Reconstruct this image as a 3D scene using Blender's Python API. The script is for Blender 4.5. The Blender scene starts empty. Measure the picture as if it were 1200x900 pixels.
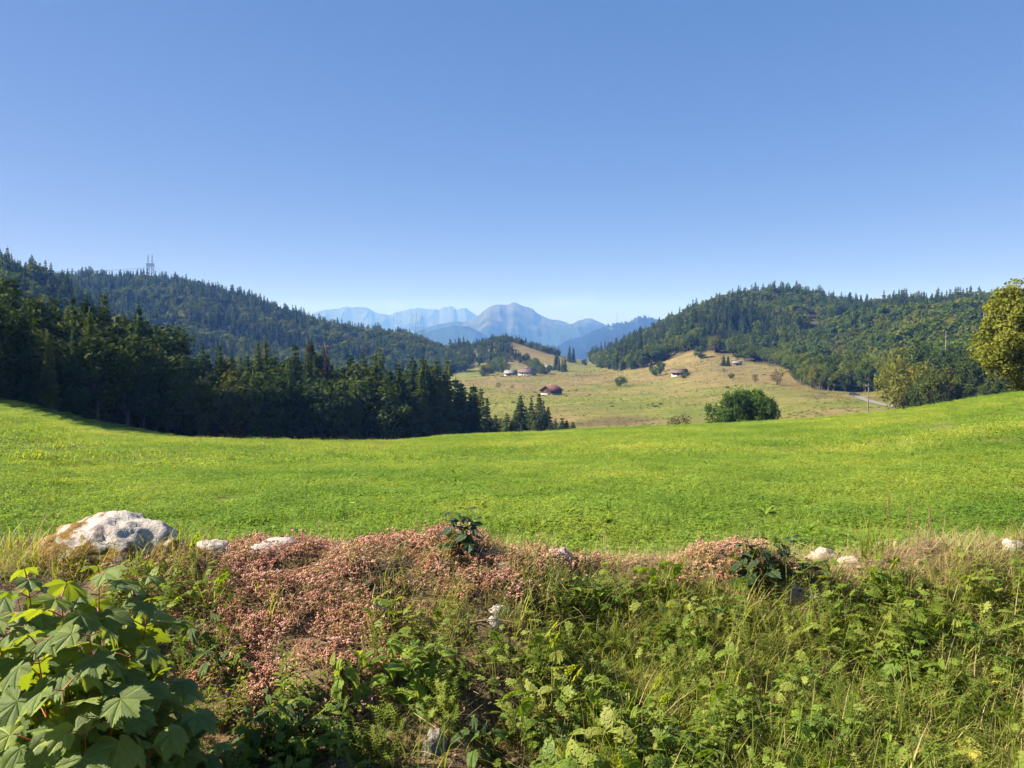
import bpy, math, random
import numpy as np
from mathutils import Vector, Matrix, noise as mnoise

R = math.radians
random.seed(7)
rng = np.random.default_rng(7)
sc = bpy.context.scene
col = sc.collection

# ------------------------------------------------------------------ camera
FPX = 873.0                       # focal length in pixels of the 1200 px wide photograph
PITCH = math.atan(50 / FPX)       # horizon sits 50 px above the middle
EYE = 1.6
cam = bpy.data.cameras.new('camera')
cam.sensor_width = 36.0
cam.lens = 36.0 * FPX / 1200.0
cam.clip_start = 0.05
cam.clip_end = 60000
camo = bpy.data.objects.new('camera', cam)
camo.location = (0, 0, EYE)
camo.rotation_euler = (math.pi / 2 - PITCH, 0, 0)
col.objects.link(camo)
sc.camera = camo

# ------------------------------------------------------------------ sky, sun, exposure
SUN_AZ = R(-88)                   # almost square to the left of the view
SUN_EL = R(36)
w = bpy.data.worlds.new('World')
sc.world = w
w.use_nodes = True
nt = w.node_tree
bg = nt.nodes['Background']
sky = nt.nodes.new('ShaderNodeTexSky')
sky.sky_type = 'NISHITA'
sky.sun_disc = False
sky.sun_elevation = SUN_EL
sky.sun_rotation = SUN_AZ
sky.altitude = 1100
sky.air_density = 0.8
sky.dust_density = 0.3
sky.ozone_density = 4.0
# the photograph's soft tone response: each channel of the clear sky follows its own gentle power curve
sp_ = nt.nodes.new('ShaderNodeSeparateColor'); cb_ = nt.nodes.new('ShaderNodeCombineColor')
nt.links.new(sky.outputs[0], sp_.inputs[0])
for ch, (pw, gain) in enumerate(((0.82, 0.52), (0.48, 0.735), (0.36, 1.40))):
    p_ = nt.nodes.new('ShaderNodeMath'); p_.operation = 'POWER'; p_.inputs[1].default_value = pw
    g_ = nt.nodes.new('ShaderNodeMath'); g_.operation = 'MULTIPLY'; g_.inputs[1].default_value = gain
    nt.links.new(sp_.outputs[ch], p_.inputs[0]); nt.links.new(p_.outputs[0], g_.inputs[0]); nt.links.new(g_.outputs[0], cb_.inputs[ch])
tcw = nt.nodes.new('ShaderNodeTexCoord'); mpw = nt.nodes.new('ShaderNodeMapping'); mpw.inputs['Scale'].default_value = (1, 1, 3.2)
nzw = nt.nodes.new('ShaderNodeTexNoise'); nzw.inputs['Scale'].default_value = 9.0; nzw.inputs['Detail'].default_value = 7; nzw.inputs['Roughness'].default_value = 0.62
nt.links.new(tcw.outputs['Generated'], mpw.inputs[0]); nt.links.new(mpw.outputs[0], nzw.inputs['Vector'])
szw = nt.nodes.new('ShaderNodeSeparateXYZ'); nt.links.new(tcw.outputs['Generated'], szw.inputs[0])
rw = nt.nodes.new('ShaderNodeValToRGB'); el = rw.color_ramp.elements      # band of elevations that carries the wisps
el[0].position = 0.0; el[0].color = (0.6, 0.6, 0.6, 1); el[1].position = 0.075; el[1].color = (0, 0, 0, 1)
nt.links.new(szw.outputs[2], rw.inputs[0])
rn = nt.nodes.new('ShaderNodeValToRGB'); el = rn.color_ramp.elements
el[0].position = 0.58; el[0].color = (0, 0, 0, 1); el[1].position = 0.72; el[1].color = (1, 1, 1, 1)
nt.links.new(nzw.outputs['Fac'], rn.inputs[0])
mw = nt.nodes.new('ShaderNodeMath'); mw.operation = 'MULTIPLY'
nt.links.new(rw.outputs[0], mw.inputs[0]); nt.links.new(rn.outputs[0], mw.inputs[1])
cw = nt.nodes.new('ShaderNodeMix'); cw.data_type = 'RGBA'; cw.inputs[7].default_value = (3.6, 3.7, 3.9, 1)
nt.links.new(mw.outputs[0], cw.inputs[0]); nt.links.new(cb_.outputs[0], cw.inputs[6])
nt.links.new(cw.outputs[2], bg.inputs[0])
bg.inputs[1].default_value = 0.072

sun = bpy.data.lights.new('sun', 'SUN')
sun.energy = 5.0
sun.angle = R(0.53)
sun.color = (1.0, 0.93, 0.82)
suno = bpy.data.objects.new('sun', sun)
sd = Vector((math.sin(SUN_AZ) * math.cos(SUN_EL), math.cos(SUN_AZ) * math.cos(SUN_EL), math.sin(SUN_EL)))
suno.rotation_euler = sd.to_track_quat('Z', 'Y').to_euler()
suno.location = (-20, 10, 30)
col.objects.link(suno)

sc.view_settings.view_transform = 'Standard'
sc.view_settings.look = 'None'
sc.view_settings.gamma = 1
sc.view_settings.exposure = 1.72
sc.view_settings.use_curve_mapping = False

cy = sc.cycles
cy.max_bounces = 6
cy.diffuse_bounces = 3
cy.glossy_bounces = 2
cy.transmission_bounces = 3
cy.transparent_max_bounces = 4
cy.volume_bounces = 0
cy.use_denoising = True
try:
    cy.denoiser = 'OPENIMAGEDENOISE'
except Exception:
    pass
cy.caustics_reflective = False
cy.caustics_refractive = False
cy.sample_clamp_indirect = 4.0

# ------------------------------------------------------------------ pixel <-> ground helpers
CP, SP = math.cos(PITCH), math.sin(PITCH)


def slope(u, v):
    """azimuth (from +Y, to the right) and rise per metre of horizontal distance along a pixel's ray"""
    x = (u - 600) / FPX
    q = (450 - v) / FPX
    dx, dy, dz = x, CP + q * SP, -SP + q * CP
    h = np.hypot(dx, dy)
    return np.arctan2(dx, dy), dz / h


def project(x, y, z):
    dz = z - EYE
    f = y * CP - dz * SP
    up = y * SP + dz * CP
    f = np.where(f < 1e-3, 1e-3, f)
    return 600 + FPX * x / f, 450 - FPX * up / f


# ------------------------------------------------------------------ noise
def _hash(ix, iy, seed):
    h = (ix.astype(np.int64) * 374761393 + iy.astype(np.int64) * 668265263 + seed * 982451653) & 0x7fffffff
    h = ((h ^ (h >> 13)) * 1274126177) & 0x7fffffff
    return ((h ^ (h >> 16)) & 0xffff) / 65535.0


def vnoise(x, y, seed=0):
    x = np.asarray(x, float); y = np.asarray(y, float)
    ix = np.floor(x); iy = np.floor(y)
    fx = x - ix; fy = y - iy
    fx = fx * fx * (3 - 2 * fx); fy = fy * fy * (3 - 2 * fy)
    a = _hash(ix, iy, seed); b = _hash(ix + 1, iy, seed)
    c = _hash(ix, iy + 1, seed); d = _hash(ix + 1, iy + 1, seed)
    return (a * (1 - fx) + b * fx) * (1 - fy) + (c * (1 - fx) + d * fx) * fy


def fbm(x, y, octv=4, seed=0, gain=0.5):
    s = 0; a = 1; t = 0
    for i in range(octv):
        s = s + a * (vnoise(x * 2 ** i + 17.3 * i, y * 2 ** i - 9.1 * i, seed + i) * 2 - 1)
        t += a; a *= gain
    return s / t


def ridged(x, y, octv=5, seed=0):
    s = 0; a = 1; t = 0
    for i in range(octv):
        n = 1 - np.abs(vnoise(x * 2 ** i + 5.7 * i, y * 2 ** i + 3.3 * i, seed + i) * 2 - 1)
        s = s + a * n * n
        t += a; a *= 0.5
    return s / t


def sstep(a, b, x):
    t = np.clip((x - a) / (b - a), 0, 1)
    return t * t * (3 - 2 * t)


def pchip(xk, yk, xq):
    xk = np.asarray(xk, float); yk = np.asarray(yk, float)
    h = np.diff(xk); d = np.diff(yk, axis=0) / (h if yk.ndim == 1 else h[:, None])
    m = np.zeros_like(yk)
    w1 = 2 * h[1:] + h[:-1]; w2 = h[1:] + 2 * h[:-1]
    if yk.ndim > 1:
        w1 = w1[:, None]; w2 = w2[:, None]
    with np.errstate(divide='ignore', invalid='ignore'):
        hm = (w1 + w2) / (w1 / d[:-1] + w2 / d[1:])
    m[1:-1] = np.where(d[:-1] * d[1:] > 0, hm, 0)
    m[0] = d[0]; m[-1] = d[-1]
    xq = np.clip(xq, xk[0], xk[-1])
    i = np.clip(np.searchsorted(xk, xq, side='right') - 1, 0, len(xk) - 2)
    t = (xq - xk[i]) / h[i]; hh = h[i]
    if yk.ndim > 1:
        t = t[:, None]; hh = hh[:, None]
    return ((2 * t**3 - 3 * t**2 + 1) * yk[i] + (t**3 - 2 * t**2 + t) * hh * m[i]
            + (-2 * t**3 + 3 * t**2) * yk[i + 1] + (t**3 - t**2) * hh * m[i + 1])


# ------------------------------------------------------------------ mesh / object helpers
def mesh_np(name, V, F, mats, midx=None, smooth=False):
    V = np.asarray(V, np.float32).reshape(-1, 3)
    F = np.asarray(F, np.int32)
    k = F.shape[1]
    me = bpy.data.meshes.new(name)
    me.vertices.add(len(V)); me.vertices.foreach_set('co', V.ravel())
    me.loops.add(F.size); me.loops.foreach_set('vertex_index', F.ravel())
    me.polygons.add(len(F))
    me.polygons.foreach_set('loop_start', np.arange(0, F.size, k, dtype=np.int32))
    for m in (mats if isinstance(mats, (list, tuple)) else [mats]):
        me.materials.append(m)
    if midx is not None:
        me.polygons.foreach_set('material_index', np.asarray(midx, np.int32))
    if smooth:
        me.polygons.foreach_set('use_smooth', np.ones(len(F), bool))
    me.update(calc_edges=True)
    return me


def grid_faces(n, m):
    i = np.arange(n - 1)[:, None]; j = np.arange(m - 1)[None, :]
    a = i * m + j
    return np.stack([a, a + m, a + m + 1, a + 1], -1).reshape(-1, 4)


def link(name, me, parent=None, loc=None, rot=None, scale=None):
    o = bpy.data.objects.new(name, me)
    col.objects.link(o)
    if parent is not None:
        o.parent = parent
    if loc is not None:
        o.location = loc
    if rot is not None:
        o.rotation_euler = rot
    if scale is not None:
        o.scale = scale
    return o


def tag(o, label=None, cat=None, group=None, kind=None):
    if label: o['label'] = label
    if cat: o['category'] = cat
    if group: o['group'] = group
    if kind: o['kind'] = kind
    return o


class MB:
    """collects simple solids as triangles and quads split to triangles"""
    def __init__(s):
        s.V = []; s.F = []; s.M = []; s.n = 0

    def add(s, V, F, m=0):
        V = np.asarray(V, float).reshape(-1, 3)
        F = np.asarray(F, int)
        if F.shape[1] == 4:
            F = np.concatenate([F[:, [0, 1, 2]], F[:, [0, 2, 3]]])
        s.V.append(V); s.F.append(F + s.n); s.M.append(np.full(len(F), m)); s.n += len(V)

    def box(s, x0, x1, y0, y1, z0, z1, m=0):
        V = [(x, y, z) for x in (x0, x1) for y in (y0, y1) for z in (z0, z1)]
        s.add(V, [(0, 1, 3, 2), (4, 6, 7, 5), (0, 4, 5, 1), (2, 3, 7, 6), (0, 2, 6, 4), (1, 5, 7, 3)], m)

    def tube(s, pts, rad, n=6, m=0):
        pts = [Vector(p) for p in pts]
        V = []
        for i, p in enumerate(pts):
            d = (pts[min(i + 1, len(pts) - 1)] - pts[max(i - 1, 0)])
            d = d.normalized() if d.length > 1e-9 else Vector((0, 0, 1))
            a = d.orthogonal().normalized()
            if i and a.dot(pa) < 0: a = -a
            if i:
                a = (pa - d * pa.dot(d)).normalized() if (pa - d * pa.dot(d)).length > 1e-6 else a
            pa = a
            b = d.cross(a)
            r = rad[i] if hasattr(rad, '__len__') else rad
            for k in range(n):
                t = 2 * math.pi * k / n
                V.append(p + (a * math.cos(t) + b * math.sin(t)) * r)
        F = []
        for i in range(len(pts) - 1):
            for k in range(n):
                F.append((i * n + k, i * n + (k + 1) % n, (i + 1) * n + (k + 1) % n, (i + 1) * n + k))
        s.add([tuple(v) for v in V], F, m)

    def bar(s, a, b, t, m=0):
        s.tube([a, b], t / 2 * 1.2, 4, m)

    def mesh(s, name, mats, smooth=False):
        return mesh_np(name, np.concatenate(s.V), np.concatenate(s.F), mats, np.concatenate(s.M), smooth)

    def build(s, name, mats, parent=None, smooth=False, **k):
        return link(name, s.mesh(name, mats, smooth), parent, **k)


# ------------------------------------------------------------------ materials
def new_mat(name):
    m = bpy.data.materials.new(name)
    m.use_nodes = True
    t = m.node_tree
    return m, t, t.nodes['Principled BSDF'], t.nodes['Material Output']


def nd(t, typ, **k):
    n = t.nodes.new(typ)
    for a, b in k.items():
        setattr(n, a, b)
    return n


def ramp(t, fac, stops):
    r = nd(t, 'ShaderNodeValToRGB')
    e = r.color_ramp.elements
    while len(e) < len(stops):
        e.new(0.5)
    for i, (p, c) in enumerate(stops):
        e[i].position = p
        e[i].color = tuple(c) + (1,) if len(c) == 3 else c
    t.links.new(fac, r.inputs[0])
    return r.outputs[0]


def noise_tex(t, scale, detail=4, rough=0.55, coord='Object', stretch=None):
    tc = nd(t, 'ShaderNodeTexCoord')
    n = nd(t, 'ShaderNodeTexNoise')
    n.inputs['Scale'].default_value = scale
    n.inputs['Detail'].default_value = detail
    n.inputs['Roughness'].default_value = rough
    src = tc.outputs[coord]
    if stretch:
        mp = nd(t, 'ShaderNodeMapping')
        mp.inputs['Scale'].default_value = stretch
        t.links.new(src, mp.inputs[0]); src = mp.outputs[0]
    t.links.new(src, n.inputs['Vector'])
    return n.outputs['Fac']


def mixc(t, fac, a, b, mode='MIX'):
    n = nd(t, 'ShaderNodeMix', data_type='RGBA', blend_type=mode)
    for sck, val in ((n.inputs[0], fac), (n.inputs[6], a), (n.inputs[7], b)):
        if isinstance(val, (int, float)):
            sck.default_value = val
        elif isinstance(val, (tuple, list)):
            sck.default_value = tuple(val) + (1,) if len(val) == 3 else val
        else:
            t.links.new(val, sck)
    return n.outputs[2]


def math_n(t, op, a, b=None, clamp=False):
    n = nd(t, 'ShaderNodeMath', operation=op, use_clamp=clamp)
    for sck, val in ((n.inputs[0], a), (n.inputs[1], b)):
        if val is None: continue
        if isinstance(val, (int, float)): sck.default_value = val
        else: t.links.new(val, sck)
    return n.outputs[0]


def leaf_mat(name, c1, c2, c3=None, transl=0.3, tcol=None, rough=0.55, nscale=3.0, spec=0.3):
    """foliage: colour varies by individual and within it; part of the light passes through"""
    m, t, b, out = new_mat(name)
    oi = nd(t, 'ShaderNodeObjectInfo')
    stops = [(0.0, c1), (1.0, c2)] if c3 is None else [(0.0, c1), (0.6, c2), (1.0, c3)]
    base = ramp(t, oi.outputs['Random'], stops)
    nf = noise_tex(t, nscale, 3)
    var = ramp(t, nf, [(0.25, (0.62, 0.62, 0.62)), (0.75, (1.3, 1.3, 1.25))])
    colr = mixc(t, 1.0, base, var, 'MULTIPLY')
    t.links.new(colr, b.inputs['Base Color'])
    b.inputs['Roughness'].default_value = rough
    b.inputs['Specular IOR Level'].default_value = spec
    tr = nd(t, 'ShaderNodeBsdfTranslucent')
    tc = mixc(t, 1.0, colr, tcol or (1.5, 1.5, 0.5), 'MULTIPLY')
    t.links.new(tc, tr.inputs['Color'])
    ms = nd(t, 'ShaderNodeMixShader')
    ms.inputs[0].default_value = transl
    t.links.new(b.outputs[0], ms.inputs[1]); t.links.new(tr.outputs[0], ms.inputs[2])
    t.links.new(ms.outputs[0], out.inputs['Surface'])
    return m


def plain_mat(name, c, rough=0.8, var=0.25, nscale=8.0, bump=0.0, spec=0.3, metal=0.0, stretch=None):
    m, t, b, out = new_mat(name)
    nf = noise_tex(t, nscale, 5, 0.6, stretch=stretch)
    k = ramp(t, nf, [(0.25, (1 - var,) * 3), (0.75, (1 + var,) * 3)])
    t.links.new(mixc(t, 1.0, c, k, 'MULTIPLY'), b.inputs['Base Color'])
    b.inputs['Roughness'].default_value = rough
    b.inputs['Specular IOR Level'].default_value = spec
    b.inputs['Metallic'].default_value = metal
    if bump:
        bp = nd(t, 'ShaderNodeBump')
        bp.inputs['Strength'].default_value = bump
        t.links.new(nf, bp.inputs['Height']); t.links.new(bp.outputs[0], b.inputs['Normal'])
    return m


M = {}
M['spruce'] = leaf_mat('spruce_needles', (0.030, 0.054, 0.018), (0.050, 0.080, 0.023), (0.105, 0.128, 0.034), 0.22, (1.3, 1.4, 0.6), nscale=4, spec=0.05, rough=0.8)
M['spruce_dark'] = leaf_mat('dark_ridge_needles', (0.012, 0.024, 0.012), (0.020, 0.034, 0.015), None, 0.1, (1.2, 1.3, 0.6), nscale=4, spec=0.02, rough=0.9)
M['spruce_dead'] = leaf_mat('brown_needles', (0.085, 0.048, 0.036), (0.10, 0.055, 0.042), None, 0.1, (1, 1, 1), nscale=4, spec=0.1)
M['broad'] = leaf_mat('broad_leaves', (0.052, 0.086, 0.017), (0.092, 0.124, 0.022), (0.150, 0.150, 0.030), 0.38, (1.4, 1.5, 0.5), nscale=3, spec=0.06, rough=0.75)
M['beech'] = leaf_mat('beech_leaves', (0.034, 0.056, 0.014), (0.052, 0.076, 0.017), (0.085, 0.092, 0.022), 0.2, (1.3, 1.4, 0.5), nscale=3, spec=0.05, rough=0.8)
M['broad_olive'] = leaf_mat('olive_leaves', (0.125, 0.150, 0.024), (0.165, 0.165, 0.028), None, 0.35, (1.5, 1.4, 0.4), nscale=6, spec=0.08, rough=0.7)
M['broad_dark'] = leaf_mat('dark_leaves', (0.055, 0.100, 0.017), (0.075, 0.122, 0.020), None, 0.35, (1.5, 1.5, 0.4), nscale=3, spec=0.08, rough=0.7)
M['shrub_brown'] = leaf_mat('brownish_leaves', (0.12, 0.095, 0.05), (0.15, 0.11, 0.055), None, 0.2, (1.1, 1.0, 0.7), nscale=4, spec=0.1)
M['bark'] = plain_mat('bark', (0.10, 0.08, 0.06), 0.9, 0.4, 6, 0.4, stretch=(1, 1, 0.2))
M['bark_pale'] = plain_mat('bleached_wood', (0.33, 0.31, 0.28), 0.85, 0.2, 6, 0.2, stretch=(1, 1, 0.2))

# ------------------------------------------------------------------ terrain height field (polar grid round the viewpoint)
COLS = {
    -300: [(90, 455), (150, 447), (300, 410), (600, 335), (900, 325), (1500, 345), (3000, 400)],
    0: [(80, 481), (106, 469), (130, 474), (200, 480), (350, 452), (500, 385), (650, 328), (800, 328), (1500, 345), (3000, 400)],
    100: [(78, 505), (100, 498.5), (122, 489), (150, 494), (200, 495), (400, 445), (600, 400), (720, 362), (850, 368), (1000, 362), (1250, 333), (1500, 338), (3000, 400)],
    200: [(45, 516.5), (80, 518), (120, 510), (160, 513), (300, 490), (500, 462), (700, 435), (900, 398), (1150, 344), (1300, 336), (1700, 345), (3000, 400)],
    300: [(45, 518.5), (80, 522), (130, 527), (170, 526), (300, 496), (500, 466), (700, 444), (900, 410), (1100, 368), (1250, 361), (1600, 365), (3000, 410)],
    400: [(45, 520), (80, 524), (130, 531), (170, 532), (300, 500), (500, 470), (700, 452), (900, 425), (1050, 396), (1150, 391), (1500, 398), (3000, 425)],
    480: [(45, 521), (70, 517.0), (90, 518.5), (130, 530), (190, 534), (300, 500), (500, 468), (700, 452), (900, 433), (1000, 412), (1080, 401), (1400, 408), (3000, 435)],
    530: [(75, 511.5), (95, 514), (200, 531), (300, 500), (500, 463), (800, 442), (900, 436), (1000, 424), (1090, 417), (1300, 418), (3000, 440)],
    560: [(75, 510), (100, 514), (200, 528), (300, 500), (500, 461), (800, 440), (870, 436), (1000, 416), (1090, 408), (1300, 412), (3000, 440)],
    590: [(75, 509), (100, 513), (200, 526), (300, 500), (500, 460), (800, 438), (860, 435), (950, 420), (1080, 400), (1300, 408), (3000, 440)],
    640: [(76, 507), (100, 512), (200, 524), (300, 499), (500, 459), (800, 437), (900, 432), (1000, 417), (1080, 412), (1300, 425), (3000, 445)],
    690: [(77, 504), (100, 509), (200, 522), (300, 497), (500, 457), (800, 435), (1000, 426), (1100, 423), (1250, 430), (1600, 445), (3000, 455)],
    760: [(78, 501), (100, 506), (200, 520), (300, 495), (500, 452), (600, 440), (700, 428), (800, 418), (900, 405), (1000, 395), (1200, 392), (2000, 425), (3000, 450)],
    840: [(80, 498), (100, 503), (170, 516), (300, 488), (400, 463), (500, 441), (600, 426), (650, 414), (750, 388), (900, 366), (1000, 362), (1300, 380), (3000, 430)],
    920: [(82, 494), (105, 500), (170, 510), (260, 485), (350, 465), (450, 450), (550, 434), (620, 422), (700, 400), (800, 374), (900, 356), (960, 354), (1300, 370), (3000, 420)],
    1000: [(84, 488), (105, 494), (170, 500), (250, 481), (320, 468), (400, 460), (480, 450), (600, 412), (750, 380), (850, 369), (950, 367), (1300, 378), (3000, 420)],
    1080: [(85, 479), (110, 484), (170, 490), (230, 482), (320, 466), (420, 445), (560, 402), (700, 376), (850, 364), (1000, 364), (1300, 378), (3000, 420)],
    1160: [(86, 466), (110, 468), (170, 480), (250, 470), (400, 440), (560, 402), (700, 376), (850, 362), (1000, 362), (1300, 378), (3000, 420)],
    1250: [(86, 456), (110, 456), (170, 465), (250, 455), (400, 425), (600, 385), (850, 362), (1300, 378), (3000, 420)],
    1500: [(86, 445), (150, 435), (300, 410), (600, 370), (900, 360), (1500, 380), (3000, 420)],
}
RR = np.exp(np.linspace(math.log(1.5), math.log(15000), 330))
us = sorted(COLS)
colz = []; colaz = []
for u in us:
    keys = COLS[u]
    rb, vb = keys[0]
    zb = EYE + rb * slope(u, vb)[1]
    pts = [(1.0, 0.0), (4.5, 0.0), (6.5, -0.08)]
    for r in (9, 13, 20, 30, 42):
        if r < rb * 0.9:
            pts.append((r, -0.08 + (zb + 0.08) * (r - 6.5) / (rb - 6.5)))
    for r, v in keys:
        pts.append((r, EYE + r * slope(u, v)[1]))
    pts += [(4500, -170), (16000, -190)]
    pts = np.array(pts)
    colz.append(pchip(np.log(pts[:, 0]), pts[:, 1], np.log(RR)))
    colaz.append(slope(u, 450)[0])
back = np.interp(RR, [1, 5, 50, 300, 1500, 16000], [0, 0, 1, 5, 0, -190])
colaz = [-math.pi] + [colaz[0] - 0.9] + colaz + [colaz[-1] + 0.9] + [math.pi]
colz = [back, back * 0.5 + colz[0] * 0.5] + colz + [back * 0.5 + colz[-1] * 0.5, back]
colz = np.array(colz)
AZ = np.concatenate([np.linspace(-math.pi, R(-52), 45, endpoint=False), np.linspace(R(-52), R(52), 541), np.linspace(R(52), math.pi, 46)[1:]])
Zg = pchip(np.array(colaz), colz, AZ)
GX = np.sin(AZ)[:, None] * RR[None]; GY = np.cos(AZ)[:, None] * RR[None]
amp = np.interp(RR, [1, 8, 40, 100, 300, 700, 1000, 2500, 15000], [0, 0.02, 0.10, 0.12, 0.9, 2.6, 5, 12, 30])
wl = 1 / np.interp(RR, [1, 8, 40, 100, 300, 1000, 15000], [2, 4, 9, 18, 45, 110, 900])
Zg = Zg + amp[None] * (fbm(GX / 60, GY / 60, 4, 3) * 0.7 + fbm(GX / 14, GY / 14, 3, 8) * 0.3 * (RR[None] < 400))
LRR = np.log(RR)


def ground(x, y):
    x = np.asarray(x, float); y = np.asarray(y, float)
    r = np.clip(np.hypot(x, y), RR[0], RR[-1] * 0.999)
    a = np.arctan2(x, y)
    i = np.clip(np.searchsorted(AZ, a, side='right') - 1, 0, len(AZ) - 2)
    fi = np.clip((a - AZ[i]) / (AZ[i + 1] - AZ[i]), 0, 1)
    t = (np.log(r) - LRR[0]) / (LRR[1] - LRR[0])
    j = np.clip(t.astype(int), 0, len(RR) - 2)
    fj = (r - RR[j]) / (RR[j + 1] - RR[j])
    return ((Zg[i, j] * (1 - fi) + Zg[i + 1, j] * fi) * (1 - fj) + (Zg[i, j + 1] * (1 - fi) + Zg[i + 1, j + 1] * fi) * fj)


def at(u, r):
    a = float(slope(u, 450)[0])
    x, y = r * math.sin(a), r * math.cos(a)
    return x, y, float(ground(x, y))


def hit(u, v, rmin=90, rmax=3000):
    """where the ray of a pixel meets the ground beyond rmin"""
    a, s = slope(u, v)
    r = np.exp(np.linspace(math.log(rmin), math.log(rmax), 900))
    x, y = r * math.sin(a), r * math.cos(a)
    d = ground(x, y) - (EYE + r * s)
    vis = np.where(d >= 0)[0]
    k = vis[0] if len(vis) else int(np.argmax(d))
    return float(x[k]), float(y[k]), float(ground(x[k], y[k])), float(r[k])


# zones of ground colour: dry tan grass, brown marsh, forest floor
gu = 600 + FPX * np.tan(np.clip(AZ, R(-80), R(80)))
GU = np.broadcast_to(gu[:, None], GX.shape); GR = np.broadcast_to(RR[None], GX.shape)


def blob(u, r, du, dr, soft=0.35):
    d = np.sqrt(((GU - u) / du) ** 2 + ((GR - r) / dr) ** 2) + 0.25 * fbm(GX / 30, GY / 30, 3, 21)
    return 1 - sstep(1 - soft, 1 + soft, d)


def edge_r(table, u):
    return np.interp(u, [a for a, _ in table], [b for _, b in table])


LEDGE = [(-400, 92), (-100, 98), (0, 106), (100, 121), (200, 136), (300, 152), (400, 168), (500, 186), (570, 204)]
REDGE = [(690, 1120), (705, 820), (720, 740), (745, 672), (762, 680), (778, 692), (800, 678), (820, 664), (860, 632), (880, 600), (920, 560), (935, 470), (955, 410), (1000, 400), (1040, 390), (1060, 260), (1100, 205), (1180, 190), (1400, 190)]
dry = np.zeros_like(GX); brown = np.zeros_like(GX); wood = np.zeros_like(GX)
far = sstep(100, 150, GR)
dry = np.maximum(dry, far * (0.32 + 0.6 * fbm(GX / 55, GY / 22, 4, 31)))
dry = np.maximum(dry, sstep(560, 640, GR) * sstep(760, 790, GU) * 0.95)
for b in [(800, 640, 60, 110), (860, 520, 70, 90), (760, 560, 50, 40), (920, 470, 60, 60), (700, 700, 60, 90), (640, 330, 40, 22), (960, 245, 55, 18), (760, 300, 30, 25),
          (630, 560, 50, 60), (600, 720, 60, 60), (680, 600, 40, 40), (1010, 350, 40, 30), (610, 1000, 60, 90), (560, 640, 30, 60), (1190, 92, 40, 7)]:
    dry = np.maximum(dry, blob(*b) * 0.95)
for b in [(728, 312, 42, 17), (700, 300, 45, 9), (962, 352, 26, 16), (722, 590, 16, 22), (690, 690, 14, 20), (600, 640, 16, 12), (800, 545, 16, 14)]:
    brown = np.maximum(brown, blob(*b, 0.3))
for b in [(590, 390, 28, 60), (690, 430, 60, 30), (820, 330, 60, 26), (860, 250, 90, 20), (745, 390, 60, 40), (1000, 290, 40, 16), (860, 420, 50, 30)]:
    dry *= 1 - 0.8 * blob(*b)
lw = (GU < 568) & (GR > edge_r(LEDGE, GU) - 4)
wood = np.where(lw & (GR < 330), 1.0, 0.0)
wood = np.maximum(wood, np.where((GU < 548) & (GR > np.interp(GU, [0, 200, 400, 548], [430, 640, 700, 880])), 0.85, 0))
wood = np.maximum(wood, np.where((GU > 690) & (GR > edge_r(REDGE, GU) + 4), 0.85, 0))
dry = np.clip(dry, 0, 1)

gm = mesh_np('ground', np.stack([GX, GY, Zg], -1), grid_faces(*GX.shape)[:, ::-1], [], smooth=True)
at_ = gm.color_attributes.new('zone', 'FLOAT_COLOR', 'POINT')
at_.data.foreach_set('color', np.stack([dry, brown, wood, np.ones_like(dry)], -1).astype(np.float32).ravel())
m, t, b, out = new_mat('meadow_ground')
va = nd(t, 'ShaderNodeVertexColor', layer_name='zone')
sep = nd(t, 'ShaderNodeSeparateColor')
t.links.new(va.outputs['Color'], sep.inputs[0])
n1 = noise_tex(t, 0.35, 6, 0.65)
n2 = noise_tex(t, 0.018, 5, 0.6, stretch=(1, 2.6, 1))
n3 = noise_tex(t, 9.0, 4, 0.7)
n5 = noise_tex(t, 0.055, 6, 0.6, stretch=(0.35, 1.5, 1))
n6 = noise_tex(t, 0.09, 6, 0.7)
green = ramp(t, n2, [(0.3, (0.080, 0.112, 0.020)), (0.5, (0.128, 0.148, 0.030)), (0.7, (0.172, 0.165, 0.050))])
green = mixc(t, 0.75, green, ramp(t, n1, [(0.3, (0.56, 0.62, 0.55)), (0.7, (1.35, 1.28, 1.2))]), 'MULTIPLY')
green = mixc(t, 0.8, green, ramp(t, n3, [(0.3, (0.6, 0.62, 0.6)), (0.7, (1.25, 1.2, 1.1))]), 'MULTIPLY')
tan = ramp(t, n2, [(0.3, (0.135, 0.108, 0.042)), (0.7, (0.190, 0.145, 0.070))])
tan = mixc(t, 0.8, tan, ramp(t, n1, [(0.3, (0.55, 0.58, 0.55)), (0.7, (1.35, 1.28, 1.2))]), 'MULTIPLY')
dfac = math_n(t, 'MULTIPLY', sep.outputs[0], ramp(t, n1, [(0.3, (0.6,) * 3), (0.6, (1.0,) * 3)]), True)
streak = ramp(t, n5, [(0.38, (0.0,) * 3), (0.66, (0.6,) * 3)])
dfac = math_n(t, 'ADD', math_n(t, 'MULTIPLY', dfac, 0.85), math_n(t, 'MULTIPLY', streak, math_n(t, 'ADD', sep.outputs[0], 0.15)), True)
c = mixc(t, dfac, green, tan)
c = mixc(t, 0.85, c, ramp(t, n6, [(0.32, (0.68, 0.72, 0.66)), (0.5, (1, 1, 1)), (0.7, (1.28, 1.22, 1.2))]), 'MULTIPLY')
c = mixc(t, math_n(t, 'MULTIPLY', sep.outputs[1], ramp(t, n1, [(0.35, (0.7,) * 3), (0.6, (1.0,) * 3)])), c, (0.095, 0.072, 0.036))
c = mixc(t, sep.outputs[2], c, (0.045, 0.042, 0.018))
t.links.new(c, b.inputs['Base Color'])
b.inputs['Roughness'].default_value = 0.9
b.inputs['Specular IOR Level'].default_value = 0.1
bp = nd(t, 'ShaderNodeBump'); bp.inputs['Strength'].default_value = 0.7; bp.inputs['Distance'].default_value = 0.6
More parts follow.
